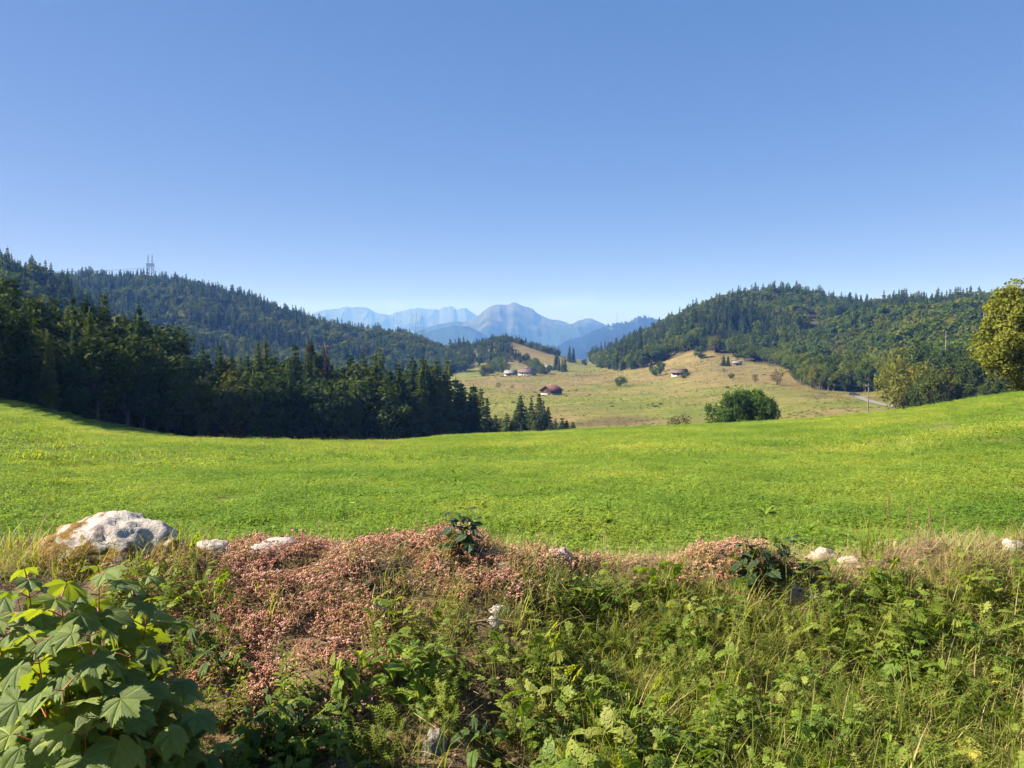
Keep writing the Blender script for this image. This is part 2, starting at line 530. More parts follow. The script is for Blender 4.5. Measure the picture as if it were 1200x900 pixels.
t.links.new(n1, bp.inputs['Height']); t.links.new(bp.outputs[0], b.inputs['Normal'])
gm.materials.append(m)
tag(link('ground', gm), 'green meadow sloping down to a broad valley of dry pasture', 'ground', kind='structure')

# ------------------------------------------------------------------ far mountains and ridges
def mountain(name, crest, r_crest, r_front, r_back, z_base, mat, label, nu=321, nt_=71, rough=0.18, seed=1, spur=0.5, jag=1.2):
    cu = np.array([c[0] for c in crest], float); cv = np.array([c[1] for c in crest], float)
    U = np.linspace(cu[0], cu[-1], nu)
    Vc = np.interp(U, cu, cv) if len(cu) > 30 else pchip(cu, cv, U)
    Vc = Vc + jag * (fbm(U / 9.0, U * 0 + seed, 4, seed + 40, 0.6))
    az, s = slope(U, Vc)
    zc = EYE + r_crest * s
    T = np.linspace(-1, 1, nt_)
    rr = np.where(T < 0, r_crest + T * (r_crest - r_front), r_crest + T * (r_back - r_crest))
    X = np.sin(az)[:, None] * rr; Y = np.cos(az)[:, None] * rr
    sc_ = (r_crest - r_front)
    # spurs run down from the crest: the profile falls faster in the gullies
    rg = ridged(X / sc_ * 2.2, Y / sc_ * 1.1, 5, seed)
    p = 1 - np.abs(T)[None] ** (0.75 + spur * (rg - 0.3) * 1.6)
    H = (zc - z_base)[:, None]
    Z = z_base + H * np.clip(p, 0, 1)
    Z += H * rough * (rg - 0.45) * (np.abs(T)[None] * (1 - np.abs(T)[None]) * 4)
    Z += H * 0.02 * fbm(X / sc_ * 14, Y / sc_ * 14, 4, seed + 5)
    me = mesh_np(name, np.stack([X, Y, Z], -1), grid_faces(nu, nt_)[:, ::-1], mat, smooth=True)
    return tag(link(name, me), label, 'mountain', kind='structure'), (X, Y, Z)


def rock_mat(name, low, high, z0, z1, nscale):
    m, t, b, out = new_mat(name)
    geo = nd(t, 'ShaderNodeNewGeometry')
    sx = nd(t, 'ShaderNodeSeparateXYZ'); t.links.new(geo.outputs['Position'], sx.inputs[0])
    nf = noise_tex(t, nscale, 7, 0.65)
    h = math_n(t, 'ADD', math_n(t, 'DIVIDE', math_n(t, 'SUBTRACT', sx.outputs[2], z0), z1 - z0), math_n(t, 'MULTIPLY', math_n(t, 'SUBTRACT', nf, 0.5), 2.4))
    t.links.new(ramp(t, h, [(0.35, low), (0.62, high)]), b.inputs['Base Color'])
    b.inputs['Roughness'].default_value = 0.95
    b.inputs['Specular IOR Level'].default_value = 0.0
    return m


mountain('mountain', [(470, 400), (500, 384), (530, 377), (548, 377), (560, 370), (575, 360), (586, 357), (594, 357), (602, 354), (612, 357.5), (622, 361), (634, 369), (645, 374),
                      (662, 377), (668, 379), (678, 375), (689, 372.5), (702, 377), (715, 384), (740, 396), (780, 410), (830, 425)],
         8500, 5200, 12500, -190, rock_mat('mountain_slopes', (0.012, 0.022, 0.012), (0.062, 0.058, 0.036), -40, 420, 0.0028),
         'blue hazy mountain with a broad shouldered summit and pale scree slopes', seed=4, rough=0.34, spur=0.8)
mountain('mountain', [(320, 398), (350, 379), (364, 369), (376, 365), (392, 362), (405, 360), (418, 359), (428, 361), (440, 365), (447, 368), (456, 370), (464, 366), (470, 363.5), (477, 362.5), (484, 361), (492, 360),
                      (499, 362), (505, 363), (515, 363), (519, 360), (526, 359), (532, 361.5), (535, 364), (540, 362), (545, 360.5), (552, 365), (558, 369.5), (568, 376), (590, 385), (620, 400)],
         13000, 10000, 14800, -190, rock_mat('distant_cliffs', (0.028, 0.033, 0.033), (0.048, 0.047, 0.044), -100, 520, 0.002),
         'pale blue jagged mountain range farthest behind the shouldered summit', seed=9, rough=0.3, spur=0.6, nu=520, jag=1.8)
mountain('mountain', [(440, 412), (480, 398), (505, 388), (520, 384), (535, 381), (552, 384), (575, 396), (610, 410), (640, 420)],
         6500, 5200, 7800, -190, rock_mat('foothill', (0.014, 0.024, 0.014), (0.055, 0.05, 0.035), 60, 420, 0.004),
         'low blue foothill below the shouldered summit with a pale scree track', seed=14, rough=0.2)
ridge_m, RIDGE = mountain('forested_ridge', [(600, 448), (625, 425), (645, 414), (662, 404), (690, 394), (705, 386.5), (722, 381), (735, 380), (748, 374), (757, 373), (766, 377), (790, 379), (840, 372), (900, 376), (1000, 380)],
                          6000, 4200, 7600, -185, plain_mat('ridge_floor', (0.022, 0.028, 0.016), 0.9, 0.4, 0.02), 'blue forested ridge closing the valley behind the right hill', seed=22, rough=0.12, spur=0.3)

# ------------------------------------------------------------------ tree shapes (unit height)
def spruce_shape(seed, whorls=26, per=9, sprays=5, R0=0.17, low=0.05, shape=0.85, thin=1.0):
    g = np.random.default_rng(seed)
    V = []; F = []
    lean = g.normal(0, 0.006, 2)
    hang = (0.95 - low) / whorls * 1.1
    for i in range(whorls):
        tt = low + (0.975 - low) * (i + g.uniform(-0.35, 0.35)) / whorls
        L = (R0 * (1 - tt) ** shape * g.uniform(0.78, 1.15) + 0.012)
        n = max(4, int(per * (0.55 + 0.6 * (1 - tt))))
        a0 = g.uniform(0, 6.28)
        for k in range(n):
            a = a0 + 6.283 * (k + g.uniform(-0.3, 0.3)) / n
            l = L * g.uniform(0.6, 1.12)
            ca, sa = math.cos(a), math.sin(a)
            dr = g.uniform(0.25, 0.6)

            def P(s, side, dz=0.0):
                rr = l * s
                return (rr * ca - side * sa + lean[0] * tt, rr * sa + side * ca + lean[1] * tt, tt + l * (0.12 * s - dr * s * s + 0.12 * s ** 3) + dz)
            for q in range(sprays):
                s0 = (q + 0.1) / sprays; s1 = min(1.0, (q + 1.25) / sprays)
                wd = l * 0.36 * thin * (1.12 - 0.8 * s0) * g.uniform(0.7, 1.3)
                for sg in (-1, 1):
                    b0 = len(V)
                    V += [P(s0, 0), P(s1, 0), P(s1 + 0.10, sg * wd, -wd * g.uniform(0.25, 0.8))]
                    F.append((b0, b0 + 1, b0 + 2))
                b0 = len(V)
                sm = g.uniform(-0.3, 0.3) * wd
                V += [P(max(0, s0 - 0.08), 0), P(min(1.05, s1 + 0.05), 0), P((s0 + s1) / 2, sm, -g.uniform(0.8, 1.5) * hang * (1.15 - 0.5 * s0))]
                F.append((b0, b0 + 1, b0 + 2))
            b0 = len(V)
            V += [P(0.72, l * 0.06), P(0.72, -l * 0.06), P(1.12, 0, 0.0)]
            F.append((b0, b0 + 1, b0 + 2))
    # leader
    b0 = len(V)
    V += [(-0.006, 0, 0.93), (0.006, 0.003, 0.93), (0, 0, 1.0), (0, -0.006, 0.93)]
    F += [(b0, b0 + 1, b0 + 2), (b0 + 1, b0 + 3, b0 + 2)]
    return np.array(V), np.array(F)


def trunk_shape(r=0.012, top=0.95, n=6):
    mb = MB()
    mb.tube([(0, 0, -0.03), (0, 0, 0.02), (0, 0, 0.3), (0, 0, top)], [r * 1.5, r, r * 0.75, r * 0.12], n)
    return mb


def broad_shape(seed, clusters=40, leaves=90, leaf=0.022, R0=0.36, z0=0.14, squat=1.0, fill=1.0, lob=0.26, bul=1.0):
    g = np.random.default_rng(seed)
    zc = (1 + z0) / 2; hz = (1 - z0) / 2
    C = []
    while len(C) < clusters:
        d = g.normal(size=3); d /= np.linalg.norm(d)
        rad = g.uniform(0.45, 0.86)
        bulge = 1 + bul * 0.22 * math.sin(3 * math.atan2(d[1], d[0]) + seed) + bul * 0.15 * math.sin(5 * d[2] + seed * 2)
        c = np.array([d[0] * R0 * rad * bulge, d[1] * R0 * rad * bulge, zc + d[2] * hz * rad - 0.05 * hz])
        C.append((c, R0 * lob * g.uniform(0.75, 1.4)))
    n = int(leaves * fill)
    P = []; N = []
    for c, rc in C:
        d = g.normal(size=(n, 3)); d /= np.linalg.norm(d, axis=1)[:, None]
        rad = rc * g.uniform(0.55, 1.08, (n, 1))
        P.append(c + d * rad * np.array([1, 1, 0.95]))
        N.append(d * 0.9 + g.normal(size=(n, 3)) * 0.55 + np.array([0, 0, 0.25]))
    P = np.concatenate(P); N = np.concatenate(N)
    N /= np.linalg.norm(N, axis=1)[:, None]
    A = np.cross(N, g.normal(size=N.shape)); A /= np.linalg.norm(A, axis=1)[:, None]
    B = np.cross(N, A)
    s = leaf * g.uniform(0.6, 1.35, (len(P), 1))
    # a folded diamond: two triangles
    V = np.stack([P - A * s, P - B * s * 0.62 + N * s * 0.18, P + A * s, P + B * s * 0.62 + N * s * 0.18], 1).reshape(-1, 3)
    i = np.arange(len(P))[:, None] * 4
    F = np.concatenate([i + [0, 1, 2], i + [0, 2, 3]])
    tb = MB()
    tb.tube([(0, 0, -0.03), (0, 0, 0.03), (0.01, 0, z0 + 0.1), (0.0, 0.01, zc)], [0.03, 0.022, 0.017, 0.009], 7)
    for c, rc in C[:9]:
        tb.tube([(0.005, 0, z0 + 0.06 * (1 + c[2])), (c[0] * 0.5, c[1] * 0.5, (z0 + c[2]) * 0.52 + 0.06), tuple(c)], [0.012, 0.008, 0.003], 5)
    return V, F, tb


def tree_meshes(kind, seeds, mat, **k):
    res = []
    for s in seeds:
        if kind == 'spruce':
            V, F = spruce_shape(s, **k)
            res.append((trunk_shape().mesh('trunk', M['bark']), mesh_np('crown', V, F, mat)))
        else:
            V, F, tb = broad_shape(s, **k)
            res.append((tb.mesh('trunk', M['bark'], True), mesh_np('crown', V, F, mat)))
    return res


def proto_mesh(kind, s, mat, **k):
    mb = MB()
    if kind == 'spruce':
        V, F = spruce_shape(s, **k)
        tb = trunk_shape(n=4)
    else:
        V, F, tb = broad_shape(s, **k)
    mb.add(V, F, 0)
    mb.add(np.concatenate(tb.V), np.concatenate(tb.F), 1)
    return mb.mesh('tree', [mat, M['bark']])


T = {}
T['spruce'] = tree_meshes('spruce', [11, 12, 13, 14, 15], M['spruce'], whorls=30, per=10, sprays=5)
T['spruce_slim'] = tree_meshes('spruce', [21, 22, 23, 24], M['spruce'], whorls=32, per=9, sprays=5, R0=0.115, low=0.02, shape=0.7)
T['spruce_young'] = tree_meshes('spruce', [31, 32, 33], M['spruce'], whorls=24, per=10, sprays=5, R0=0.24, low=0.0, shape=0.75)
T['spruce_dead'] = tree_meshes('spruce', [41, 42], M['spruce_dead'], whorls=24, per=7, sprays=4, R0=0.13, thin=0.55)
T['broad'] = tree_meshes('broad', [51, 52, 53, 54, 55, 56], M['broad'], clusters=44, leaves=85, leaf=0.021)
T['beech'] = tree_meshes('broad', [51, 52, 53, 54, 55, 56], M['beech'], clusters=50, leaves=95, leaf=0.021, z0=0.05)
T['broad_olive'] = tree_meshes('broad', [61, 62, 63], M['broad_olive'], clusters=44, leaves=85, leaf=0.021, R0=0.44, z0=-0.05, bul=0.3)
T['lone'] = tree_meshes('broad', [57, 58, 59], M['broad'], clusters=44, leaves=85, leaf=0.022, R0=0.40, z0=-0.05)
T['shrub'] = tree_meshes('broad', [71, 72, 73], M['broad_dark'], clusters=34, leaves=80, leaf=0.030, R0=0.55, z0=0.0, lob=0.3)
T['shrub_brown'] = tree_meshes('broad', [81, 82], M['shrub_brown'], clusters=26, leaves=45, leaf=0.026, R0=0.5, z0=0.02)
T['bush_big'] = tree_meshes('broad', [91, 92, 93], M['broad_dark'], clusters=80, leaves=120, leaf=0.020, R0=0.45, z0=-0.06, lob=0.24, bul=0.3)
M['tree_leaf'] = leaf_mat('yellow_green_leaves', (0.130, 0.152, 0.024), (0.155, 0.165, 0.026), None, 0.35, (1.4, 1.4, 0.4), nscale=9, spec=0.08, rough=0.7)
T['big_maple'] = tree_meshes('broad', [99], M['tree_leaf'], clusters=230, leaves=190, leaf=0.0145, R0=0.46, z0=-0.06, lob=0.17, bul=0.5)
MODE = {k: 'spruce_tree' if k.startswith('spruce') else ('shrub' if k.startswith('shrub') else 'broadleaf_tree') for k in T}


def plant_tree(kind, x, y, z, h, wr=1.0, label='', group=None, cat='tree', name=None):
    tm, cm = random.choice(T[kind])
    e = bpy.data.objects.new(name or MODE[kind], None)
    col.objects.link(e)
    e.empty_display_size = 0.5
    e.location = (x, y, z - 0.01 * h)
    e.rotation_euler = (random.uniform(-0.02, 0.02), random.uniform(-0.02, 0.02), random.uniform(0, 6.28))
    e.scale = (h * wr, h * wr, h)
    tag(e, label, cat, group)
    link('trunk', tm, e); link('crown', cm, e)
    return e


# ------------------------------------------------------------------ geometry-node scatter for masses nobody could count
def scatter(name, P, rot, scl, idx, protos, label, cat, parent=None):
    coll = bpy.data.collections.new(name + '_shapes')
    for i, me in enumerate(protos):
        coll.objects.link(bpy.data.objects.new('%s_shape_%02d' % (name, i), me))
    n = len(P)
    me = bpy.data.meshes.new(name)
    me.vertices.add(n)
    me.vertices.foreach_set('co', np.asarray(P, np.float32).ravel())
    a = me.attributes.new('rot', 'FLOAT_VECTOR', 'POINT'); a.data.foreach_set('vector', np.asarray(rot, np.float32).ravel())
    s3 = np.asarray(scl, np.float32)
    if s3.ndim == 1: s3 = np.repeat(s3[:, None], 3, 1)
    a = me.attributes.new('scl', 'FLOAT_VECTOR', 'POINT'); a.data.foreach_set('vector', s3.ravel())
    a = me.attributes.new('idx', 'INT', 'POINT'); a.data.foreach_set('value', np.asarray(idx, np.int32))
    o = link(name, me, parent)
    ng = bpy.data.node_groups.new(name + '_nodes', 'GeometryNodeTree')
    ng.interface.new_socket('Geometry', in_out='INPUT', socket_type='NodeSocketGeometry')
    ng.interface.new_socket('Geometry', in_out='OUTPUT', socket_type='NodeSocketGeometry')
    gi = ng.nodes.new('NodeGroupInput'); go = ng.nodes.new('NodeGroupOutput')
    ip = ng.nodes.new('GeometryNodeInstanceOnPoints')
    ci = ng.nodes.new('GeometryNodeCollectionInfo')
    ci.inputs['Collection'].default_value = coll
    ci.inputs['Separate Children'].default_value = True
    ci.inputs['Reset Children'].default_value = True
    ip.inputs['Pick Instance'].default_value = True

    def attr(nm, ty):
        q = ng.nodes.new('GeometryNodeInputNamedAttribute'); q.data_type = ty
        q.inputs['Name'].default_value = nm
        return q.outputs['Attribute']
    er = ng.nodes.new('FunctionNodeEulerToRotation')
    L = ng.links.new
    L(gi.outputs[0], ip.inputs['Points']); L(ci.outputs[0], ip.inputs['Instance'])
    L(attr('idx', 'INT'), ip.inputs['Instance Index'])
    L(attr('rot', 'FLOAT_VECTOR'), er.inputs[0]); L(er.outputs[0], ip.inputs['Rotation'])
    L(attr('scl', 'FLOAT_VECTOR'), ip.inputs['Scale'])
    L(ip.outputs[0], go.inputs[0])
    md = o.modifiers.new('scatter', 'NODES'); md.node_group = ng
    tag(o, label, cat, kind='stuff')
    return o


LOW_S = [proto_mesh('spruce', s, M['spruce'], whorls=17, per=8, sprays=2, R0=0.165) for s in (101, 102, 103, 104)]
LOW_B = [proto_mesh('broad', s, M['broad'], clusters=22, leaves=32, leaf=0.048, R0=0.36, z0=0.1) for s in (111, 112, 113, 114)]
TINY_S = [proto_mesh('spruce', s, M['spruce_dark'], whorls=8, per=5, sprays=1, R0=0.16) for s in (121, 122)]
TINY_B = [proto_mesh('broad', s, M['spruce_dark'], clusters=9, leaves=14, leaf=0.09, R0=0.34, z0=0.1) for s in (131, 132)]

# ------------------------------------------------------------------ near forest on the left
SKY_L = [(-200, 330), (0, 338), (30, 346), (60, 362), (85, 352), (105, 341), (125, 352), (145, 372), (160, 361), (178, 372), (190, 392), (215, 400), (250, 403), (285, 406), (313, 394), (330, 404), (350, 398), (362, 396), (382, 399),
         (396, 425), (412, 408), (425, 408), (446, 403), (470, 416), (505, 411), (532, 417), (548, 436), (560, 452), (575, 470)]
ed = np.array([[*at(u, edge_r(LEDGE, u))[:2]] for u in range(-260, 566, 5)])
seg = np.r_[0, np.cumsum(np.hypot(*np.diff(ed, axis=0).T))]
total = seg[-1]
nrm = Vector((-(ed[-1] - ed[0])[1], (ed[-1] - ed[0])[0])).normalized()
placed = []
for row, off in enumerate((0, 5.5, 11.5, 19, 28, 38)):
    d = random.uniform(0, 3)
    while d < total:
        bx = np.interp(d, seg, ed[:, 0]); by = np.interp(d, seg, ed[:, 1])
        x = bx + nrm.x * off + random.uniform(-1.6, 1.6); y = by + nrm.y * off + random.uniform(-1.6, 1.6)
        z = float(ground(x, y)); r = math.hypot(x, y)
        u = 600 + FPX * x / y
        vt = np.interp(u, [a for a, _ in SKY_L], [b for _, b in SKY_L])
        vg = float(project(x, y, z)[1])
        full = (vg - vt) * r / FPX
        slim = u > 455 or (u < 200 and random.random() < 0.42) or (200 < u < 455 and random.random() < 0.38)
        f = (0.74, 0.80, 0.86, 0.93, 0.97, 0.97)[row] * random.uniform(0.86, 1.04)
        if u > 455: f = random.uniform(0.80, 1.0)
        h = min(max(full * f, 6.5), 28)
        placed.append((u, r, x, y, z, h, slim, row))
        d += (2.3 if u > 455 else 5.2) * random.uniform(0.8, 1.25) * (1 + 0.12 * row)


def zone(u, table):
    for lim, nm in table:
        if u < lim: return nm
    return table[-1][1]


LZ = [(60, 'where the meadow climbs to the trees'), (135, 'below the tallest skyline spruce'), (205, 'below the pylon hill'), (330, 'in the low middle stretch'), (400, 'around the two dying spruces'), (460, 'beside the slim spruce stand')]
RW = ['front row', 'second row', 'third row', 'rear sunlit', 'rear sunlit', 'hindmost sunlit']
for (u, r, x, y, z, h, slim, row) in placed:
    if u < 455:
        if slim:
            plant_tree('spruce', x, y, z, h * 1.04, random.uniform(0.85, 1.15), '%s spruce of the shaded forest %s' % (RW[row], zone(u, LZ)), 'spruces in the shaded forest by the meadow')
        else:
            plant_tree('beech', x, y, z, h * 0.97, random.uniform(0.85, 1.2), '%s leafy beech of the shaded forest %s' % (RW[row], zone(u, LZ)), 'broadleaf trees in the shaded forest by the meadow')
    else:
        plant_tree('spruce_slim', x, y, z, h, random.uniform(1.25, 1.7), '%s slim spruce of the dark stand %s' % (RW[row], 'at the open forest end' if u > 520 else 'next to the beeches'), 'slim spruces at the end of the shaded forest')


def tree_to(kind, u, vtop, r, wr=1.0, label='', group=None, vbase=None, cat='tree', name=None):
    if vbase is not None:
        x, y, z, rr = hit(u, vbase, r)
    else:
        x, y, z = at(u, r)
    rr = math.hypot(x, y)
    h = EYE + rr * slope(u, vtop)[1] - z
    return plant_tree(kind, x, y, z, float(max(h, 0.8)), wr, label, group, cat, name)


# tall ones that break the skyline of the near forest
for u, v, r, wr in [(105, 339, 140, 1.25), (90, 352, 146, 1.1), (122, 352, 143, 1.1), (160, 360, 162, 1.1), (176, 366, 168, 1.05), (313, 393, 196, 1.1), (410, 408, 214, 1.0), (425, 407, 216, 1.0), (446, 402, 218, 1.15)]:
    tree_to('spruce', u, v, r, wr, 'tall spruce standing higher than its neighbours in the shaded forest', 'tall spruces above the shaded forest')
tree_to('spruce_dead', 363, 395, 196, 1.3, 'reddish brown dying spruce, the broader of two above the shaded forest', None)
tree_to('spruce_dead', 383, 398, 198, 1.0, 'slim greyish brown dying spruce beside a broader red one above the forest', None)
tree_to('spruce_slim', 563, 452, 212, 1.6, 'lone slim dark spruce just off the end of the shaded forest', None)
tree_to('spruce_slim', 571, 462, 216, 1.3, 'shorter slim dark spruce beside the lone one at the forest end', None)

# young spruces in the hollow by the marsh
for i, (u, v, wr) in enumerate([(610.5, 460, 0.95), (623, 463, 0.8), (631, 457, 0.85), (637, 467, 0.9), (643, 474, 1.0), (616, 474, 0.9), (604, 478, 0.9)]):
    tree_to('spruce_young', u, v, 240 + (i % 3) * 5, wr, 'tall young spruce in the dense clump below the red roofed barn', 'tall young spruces below the barn')
for i, (u, v) in enumerate([(594, 482), (580, 484), (586, 489), (600, 490), (626, 490), (636, 492), (651.5, 489), (659, 489), (664.5, 491), (671.5, 493), (575, 487), (590, 492), (645, 494)]):
    tree_to('spruce_young', u, v, 232 + (i % 3) * 4, 1.5, 'low bushy young spruce at the foot of the clump below the barn', 'low young spruces below the barn')
tree_to('shrub', 684, 494, 330, 1.0, 'tiny dark bush at the edge of the brown marsh patch', vbase=498, cat='shrub')

# lone trees and bushes in the valley
tree_to('bush_big', 857, 451, 152, 0.98, 'broadest rounded dark green tree of the clump behind the meadow brow', None)
tree_to('bush_big', 876, 448, 156, 0.9, 'middle rounded dark green tree of the clump behind the meadow brow', None)
tree_to('bush_big', 897, 457, 152, 0.8, 'shorter end tree of the dark green clump, next to a pale gap', None)
tree_to('shrub_brown', 797, 480, 142, 0.9, 'sparse brownish bush alone behind the meadow brow', cat='shrub')
tree_to('shrub_brown', 751, 494, 142, 0.9, 'tiny reddish brown bush poking over the meadow brow', cat='shrub')
for u, vt, vb, kind, wr, lab in [
    (727, 439.5, 453, 'shrub', 1.05, 'solitary round dark bush on the open valley pasture'),
    (769, 428, 441, 'shrub', 1.25, 'broad low dark bush beside the small brown chalet'),
    (763, 419, 433, 'spruce_young', 0.9, 'small dark spruce behind the broad bush by the chalet'),
    (775, 420, 436, 'lone', 0.95, 'small leafy tree between the broad bush and the brown chalet'),
    (722, 423, 434, 'spruce_young', 1.1, 'small spruce, left of a trio on the tan slope edge'),
    (729, 422, 434, 'spruce_young', 1.1, 'small spruce in the middle of a trio on the tan slope'),
    (741, 409, 433, 'lone', 0.8, 'taller leafy tree at the end of the spruce trio'),
    (705, 424, 429, 'shrub', 1.2, 'tiny round bush on the ridge of the valley pass'),
    (821, 403, 420.5, 'lone', 1.05, 'pale leafy tree standing out on the dry tan slope below the wood'),
    (848, 415, 429, 'spruce_young', 1.3, 'bushy dark spruce, left of a pair on the dry slope'),
    (853, 416, 429, 'spruce_young', 1.2, 'bushy dark spruce, right of a pair on the dry slope beside the shed'),
    (857, 437, 444, 'shrub', 1.1, 'small dome shaped dark bush on the dry slope below the shed'),
    (849, 431, 437, 'shrub_brown', 1.0, 'tiny brownish bush above the dome shaped bush'),
    (885, 436, 449, 'shrub_brown', 0.75, 'slender greyish half bare tree alone on the valley floor edge'),
    (911, 430, 452, 'shrub_brown', 0.8, 'larger brownish half bare bush next to the lower wood'),
    (801, 437, 443.5, 'shrub', 1.0, 'small bush in front of the brown chalet'),
    (805.5, 435, 441, 'shrub', 1.0, 'dark bush against the end of the brown chalet'),
    (584, 447, 454.5, 'shrub_brown', 1.0, 'small scrubby bush on the pasture near the forest end'),
    (600, 451, 455, 'shrub_brown', 1.2, 'tiny scrubby bush at the end of a hedge bank'),
    (933, 429, 445, 'lone', 1.0, 'round leafy tree at the corner of the lower wood by the pasture'),
    (949, 427, 453, 'lone', 0.8, 'tall olive green tree beside the dark one at the edge of the lower wood'),
    (964, 431, 455, 'bush_big', 0.75, 'dark dense tree at the pasture edge of the lower wood'),
]:
    tree_to(kind, u, vt, 330, wr, lab, vbase=vb, cat='shrub' if kind.startswith('shrub') else 'tree')
for u, vt, vb in [(667, 404.5, 424), (672, 406, 424.5), (651, 414, 433), (655, 418, 435), (659, 419, 436), (662.5, 418, 436), (653, 411, 428)]:
    tree_to('spruce_slim', u, vt, 800, 1.6, 'dark columnar spruce in the group beside the farmstead', 'columnar spruces by the farmstead', vbase=vb)
for u, vt, vb in [(626, 419, 437), (631, 421, 438), (634, 425, 439), (640, 429, 439), (571, 424, 440), (577, 420, 438), (584, 416, 436), (590, 421, 437), (566, 426, 441)]:
    tree_to('lone', u, vt, 780, 1.1, 'leafy tree close around the farmhouse roofs', 'trees around the farmstead', vbase=vb)

# big tree at the right end of the meadow, olive tree and wood below it
tree_to('big_maple', 1214, 316, 92, 1.08, 'large yellow green leafy tree at the end of the meadow', None)
tree_to('broad_olive', 1063, 413, 222, 1.0, 'big rounded olive green tree behind the meadow brow by the road', None)
nb = 0
PR = []
for k in range(400):
    u = random.uniform(1078, 1240); r = random.uniform(200, 330)
    if any(math.hypot(u - a, (r - b_) * 0.8) < 11 for a, b_ in PR):
        continue
    PR.append((u, r)); nb += 1
    x, y, z = at(u, r)
    vt = 438 - (r - 200) * 0.30 + random.uniform(-10, 10)
    h = EYE + r * slope(u, vt)[1] - z
    if random.random() < 0.55:
        plant_tree('beech', x, y, z, h, 1.0, 'leafy tree in the %s of the dark wood %s' % ('front' if r < 250 else 'rear', 'beside the olive tree' if u < 1125 else 'below the big meadow tree'), 'broadleaf trees in the lower right wood')
    else:
        plant_tree('spruce', x, y, z, h * 1.05, 1.2, 'dark spruce in the %s of the dark wood %s' % ('front' if r < 250 else 'rear', 'beside the olive tree' if u < 1125 else 'below the big meadow tree'), 'spruces in the lower right wood')
    if nb > 46: break
# pale dead trunks
for u, v0, v1, r in [(1107, 388, 425, 345), (1150, 354, 380, 560)]:
    x, y, z = at(u, r)
    zt = EYE + r * slope(u, v0)[1]
    mb = MB()
    hgt = zt - z
    mb.tube([(0, 0, -0.5), (0.1, 0, hgt * 0.5), (-0.1, 0.1, hgt)], [0.24, 0.18, 0.06], 6)
    for q in range(8):
        zz = hgt * random.uniform(0.5, 0.97); a = random.uniform(0, 6.28); l = random.uniform(0.8, 2.0)
        mb.tube([(0, 0, zz), (l * math.cos(a), l * math.sin(a), zz + 0.3)], [0.09, 0.03], 4)
    tag(mb.build('dead_tree', M['bark_pale'], loc=(x, y, z)), 'bare bleached dead trunk rising from the right hillside wood', 'dead tree', 'dead trunks on the right hill')

# ------------------------------------------------------------------ woods on the hills
def wood_points(u0, u1, r0, r1, dens, test, seed):
    g = np.random.default_rng(seed)
    a0, a1 = float(slope(u0, 450)[0]), float(slope(u1, 450)[0])
    n = int(0.5 * (r1 * r1 - r0 * r0) * (a1 - a0) * dens)
    r = np.sqrt(g.uniform(r0 * r0, r1 * r1, n)); a = g.uniform(a0, a1, n)
    x = r * np.sin(a); y = r * np.cos(a)
    u = 600 + FPX * np.tan(a)
    k = test(u, r, x, y)
    return x[k], y[k], r[k], u[k], g


def dist_edge(u, r):
    return r - edge_r(REDGE, u)


RZ = [(745, 'behind the spruce trio'), (800, 'above the brown chalet'), (845, 'above the pale tree on the slope'), (885, 'behind the tiny shed'), (935, 'behind the half bare bush'), (985, 'at the pasture corner'), (1045, 'behind the road'), (1110, 'behind the olive tree'), (1300, 'behind the big meadow tree')]
masses = []
# right hill
x, y, r, u, g = wood_points(690, 1260, 190, 1120, 1 / 42, lambda u, r, x, y: (dist_edge(u, r) > 2) & ~((u > 1055) & (r < 335)) & ~((np.abs(u - 952) < 5) & (r > 690) & (r < 830)) & (vnoise(x / 25, y / 25, 77) > 0.06), 5)
con = vnoise(x / 70, y / 70, 61) * 0.6 + sstep(560, 760, r) * 0.46 + g.uniform(-0.2, 0.2, len(x)) > 0.78
hh = np.where(con, g.uniform(11, 25, len(x)), g.uniform(9, 19, len(x)))
hh *= 1 - 0.25 * sstep(960, 1000, u) * sstep(700, 800, r) * g.uniform(0, 1, len(x))
masses.append(('hillside_forest', x, y, r, u, con, hh, 'dense mixed forest covering the rounded right hill above the dry slope', 'R'))
# left hills
x, y, r, u, g = wood_points(-120, 548, 420, 1500, 1 / 44, lambda u, r, x, y: (u < 548) & (r < np.interp(u, [0, 80, 200, 400, 548], [900, 1450, 1450, 1300, 1180])) & (r > np.interp(u, [0, 200, 400, 548], [430, 640, 700, 860])) & (vnoise(x / 30, y / 30, 79) > 0.08), 6)
con = vnoise(x / 60, y / 60, 62) + g.uniform(-0.3, 0.3, len(x)) > 0.66
hh = np.where(con, g.uniform(10, 25, len(x)), g.uniform(8, 17, len(x)))
masses.append(('hillside_forest', x, y, r, u, con, hh, 'dense blue green forest covering the long hill below the pylon', 'L'))
# rocky knoll in the middle
x, y, r, u, g = wood_points(540, 690, 840, 1350, 1 / 42, lambda u, r, x, y: (ground(x, y) > -29) & (vnoise(x / 45, y / 45, 83) > np.interp(u, [540, 585, 600, 640, 690], [0.05, 0.3, 0.62, 0.6, 0.8])), 8)
con = g.uniform(0, 1, len(x)) > 0.65
hh = np.where(con, g.uniform(9, 15, len(x)), g.uniform(5, 11, len(x)))
masses.append(('hillside_forest', x, y, r, u, con, hh, 'patchy trees and scrub over the rocky knoll behind the farmstead', 'M'))


def behind_cover(x, y, z, r):
    """does the ground itself hide the top of something standing at (x, y, z)?"""
    hid = np.zeros(len(x), bool)
    for f in np.linspace(0.35, 0.97, 14):
        hid |= ground(x * f, y * f) > EYE + (z - EYE) * f + 0.5
    return hid


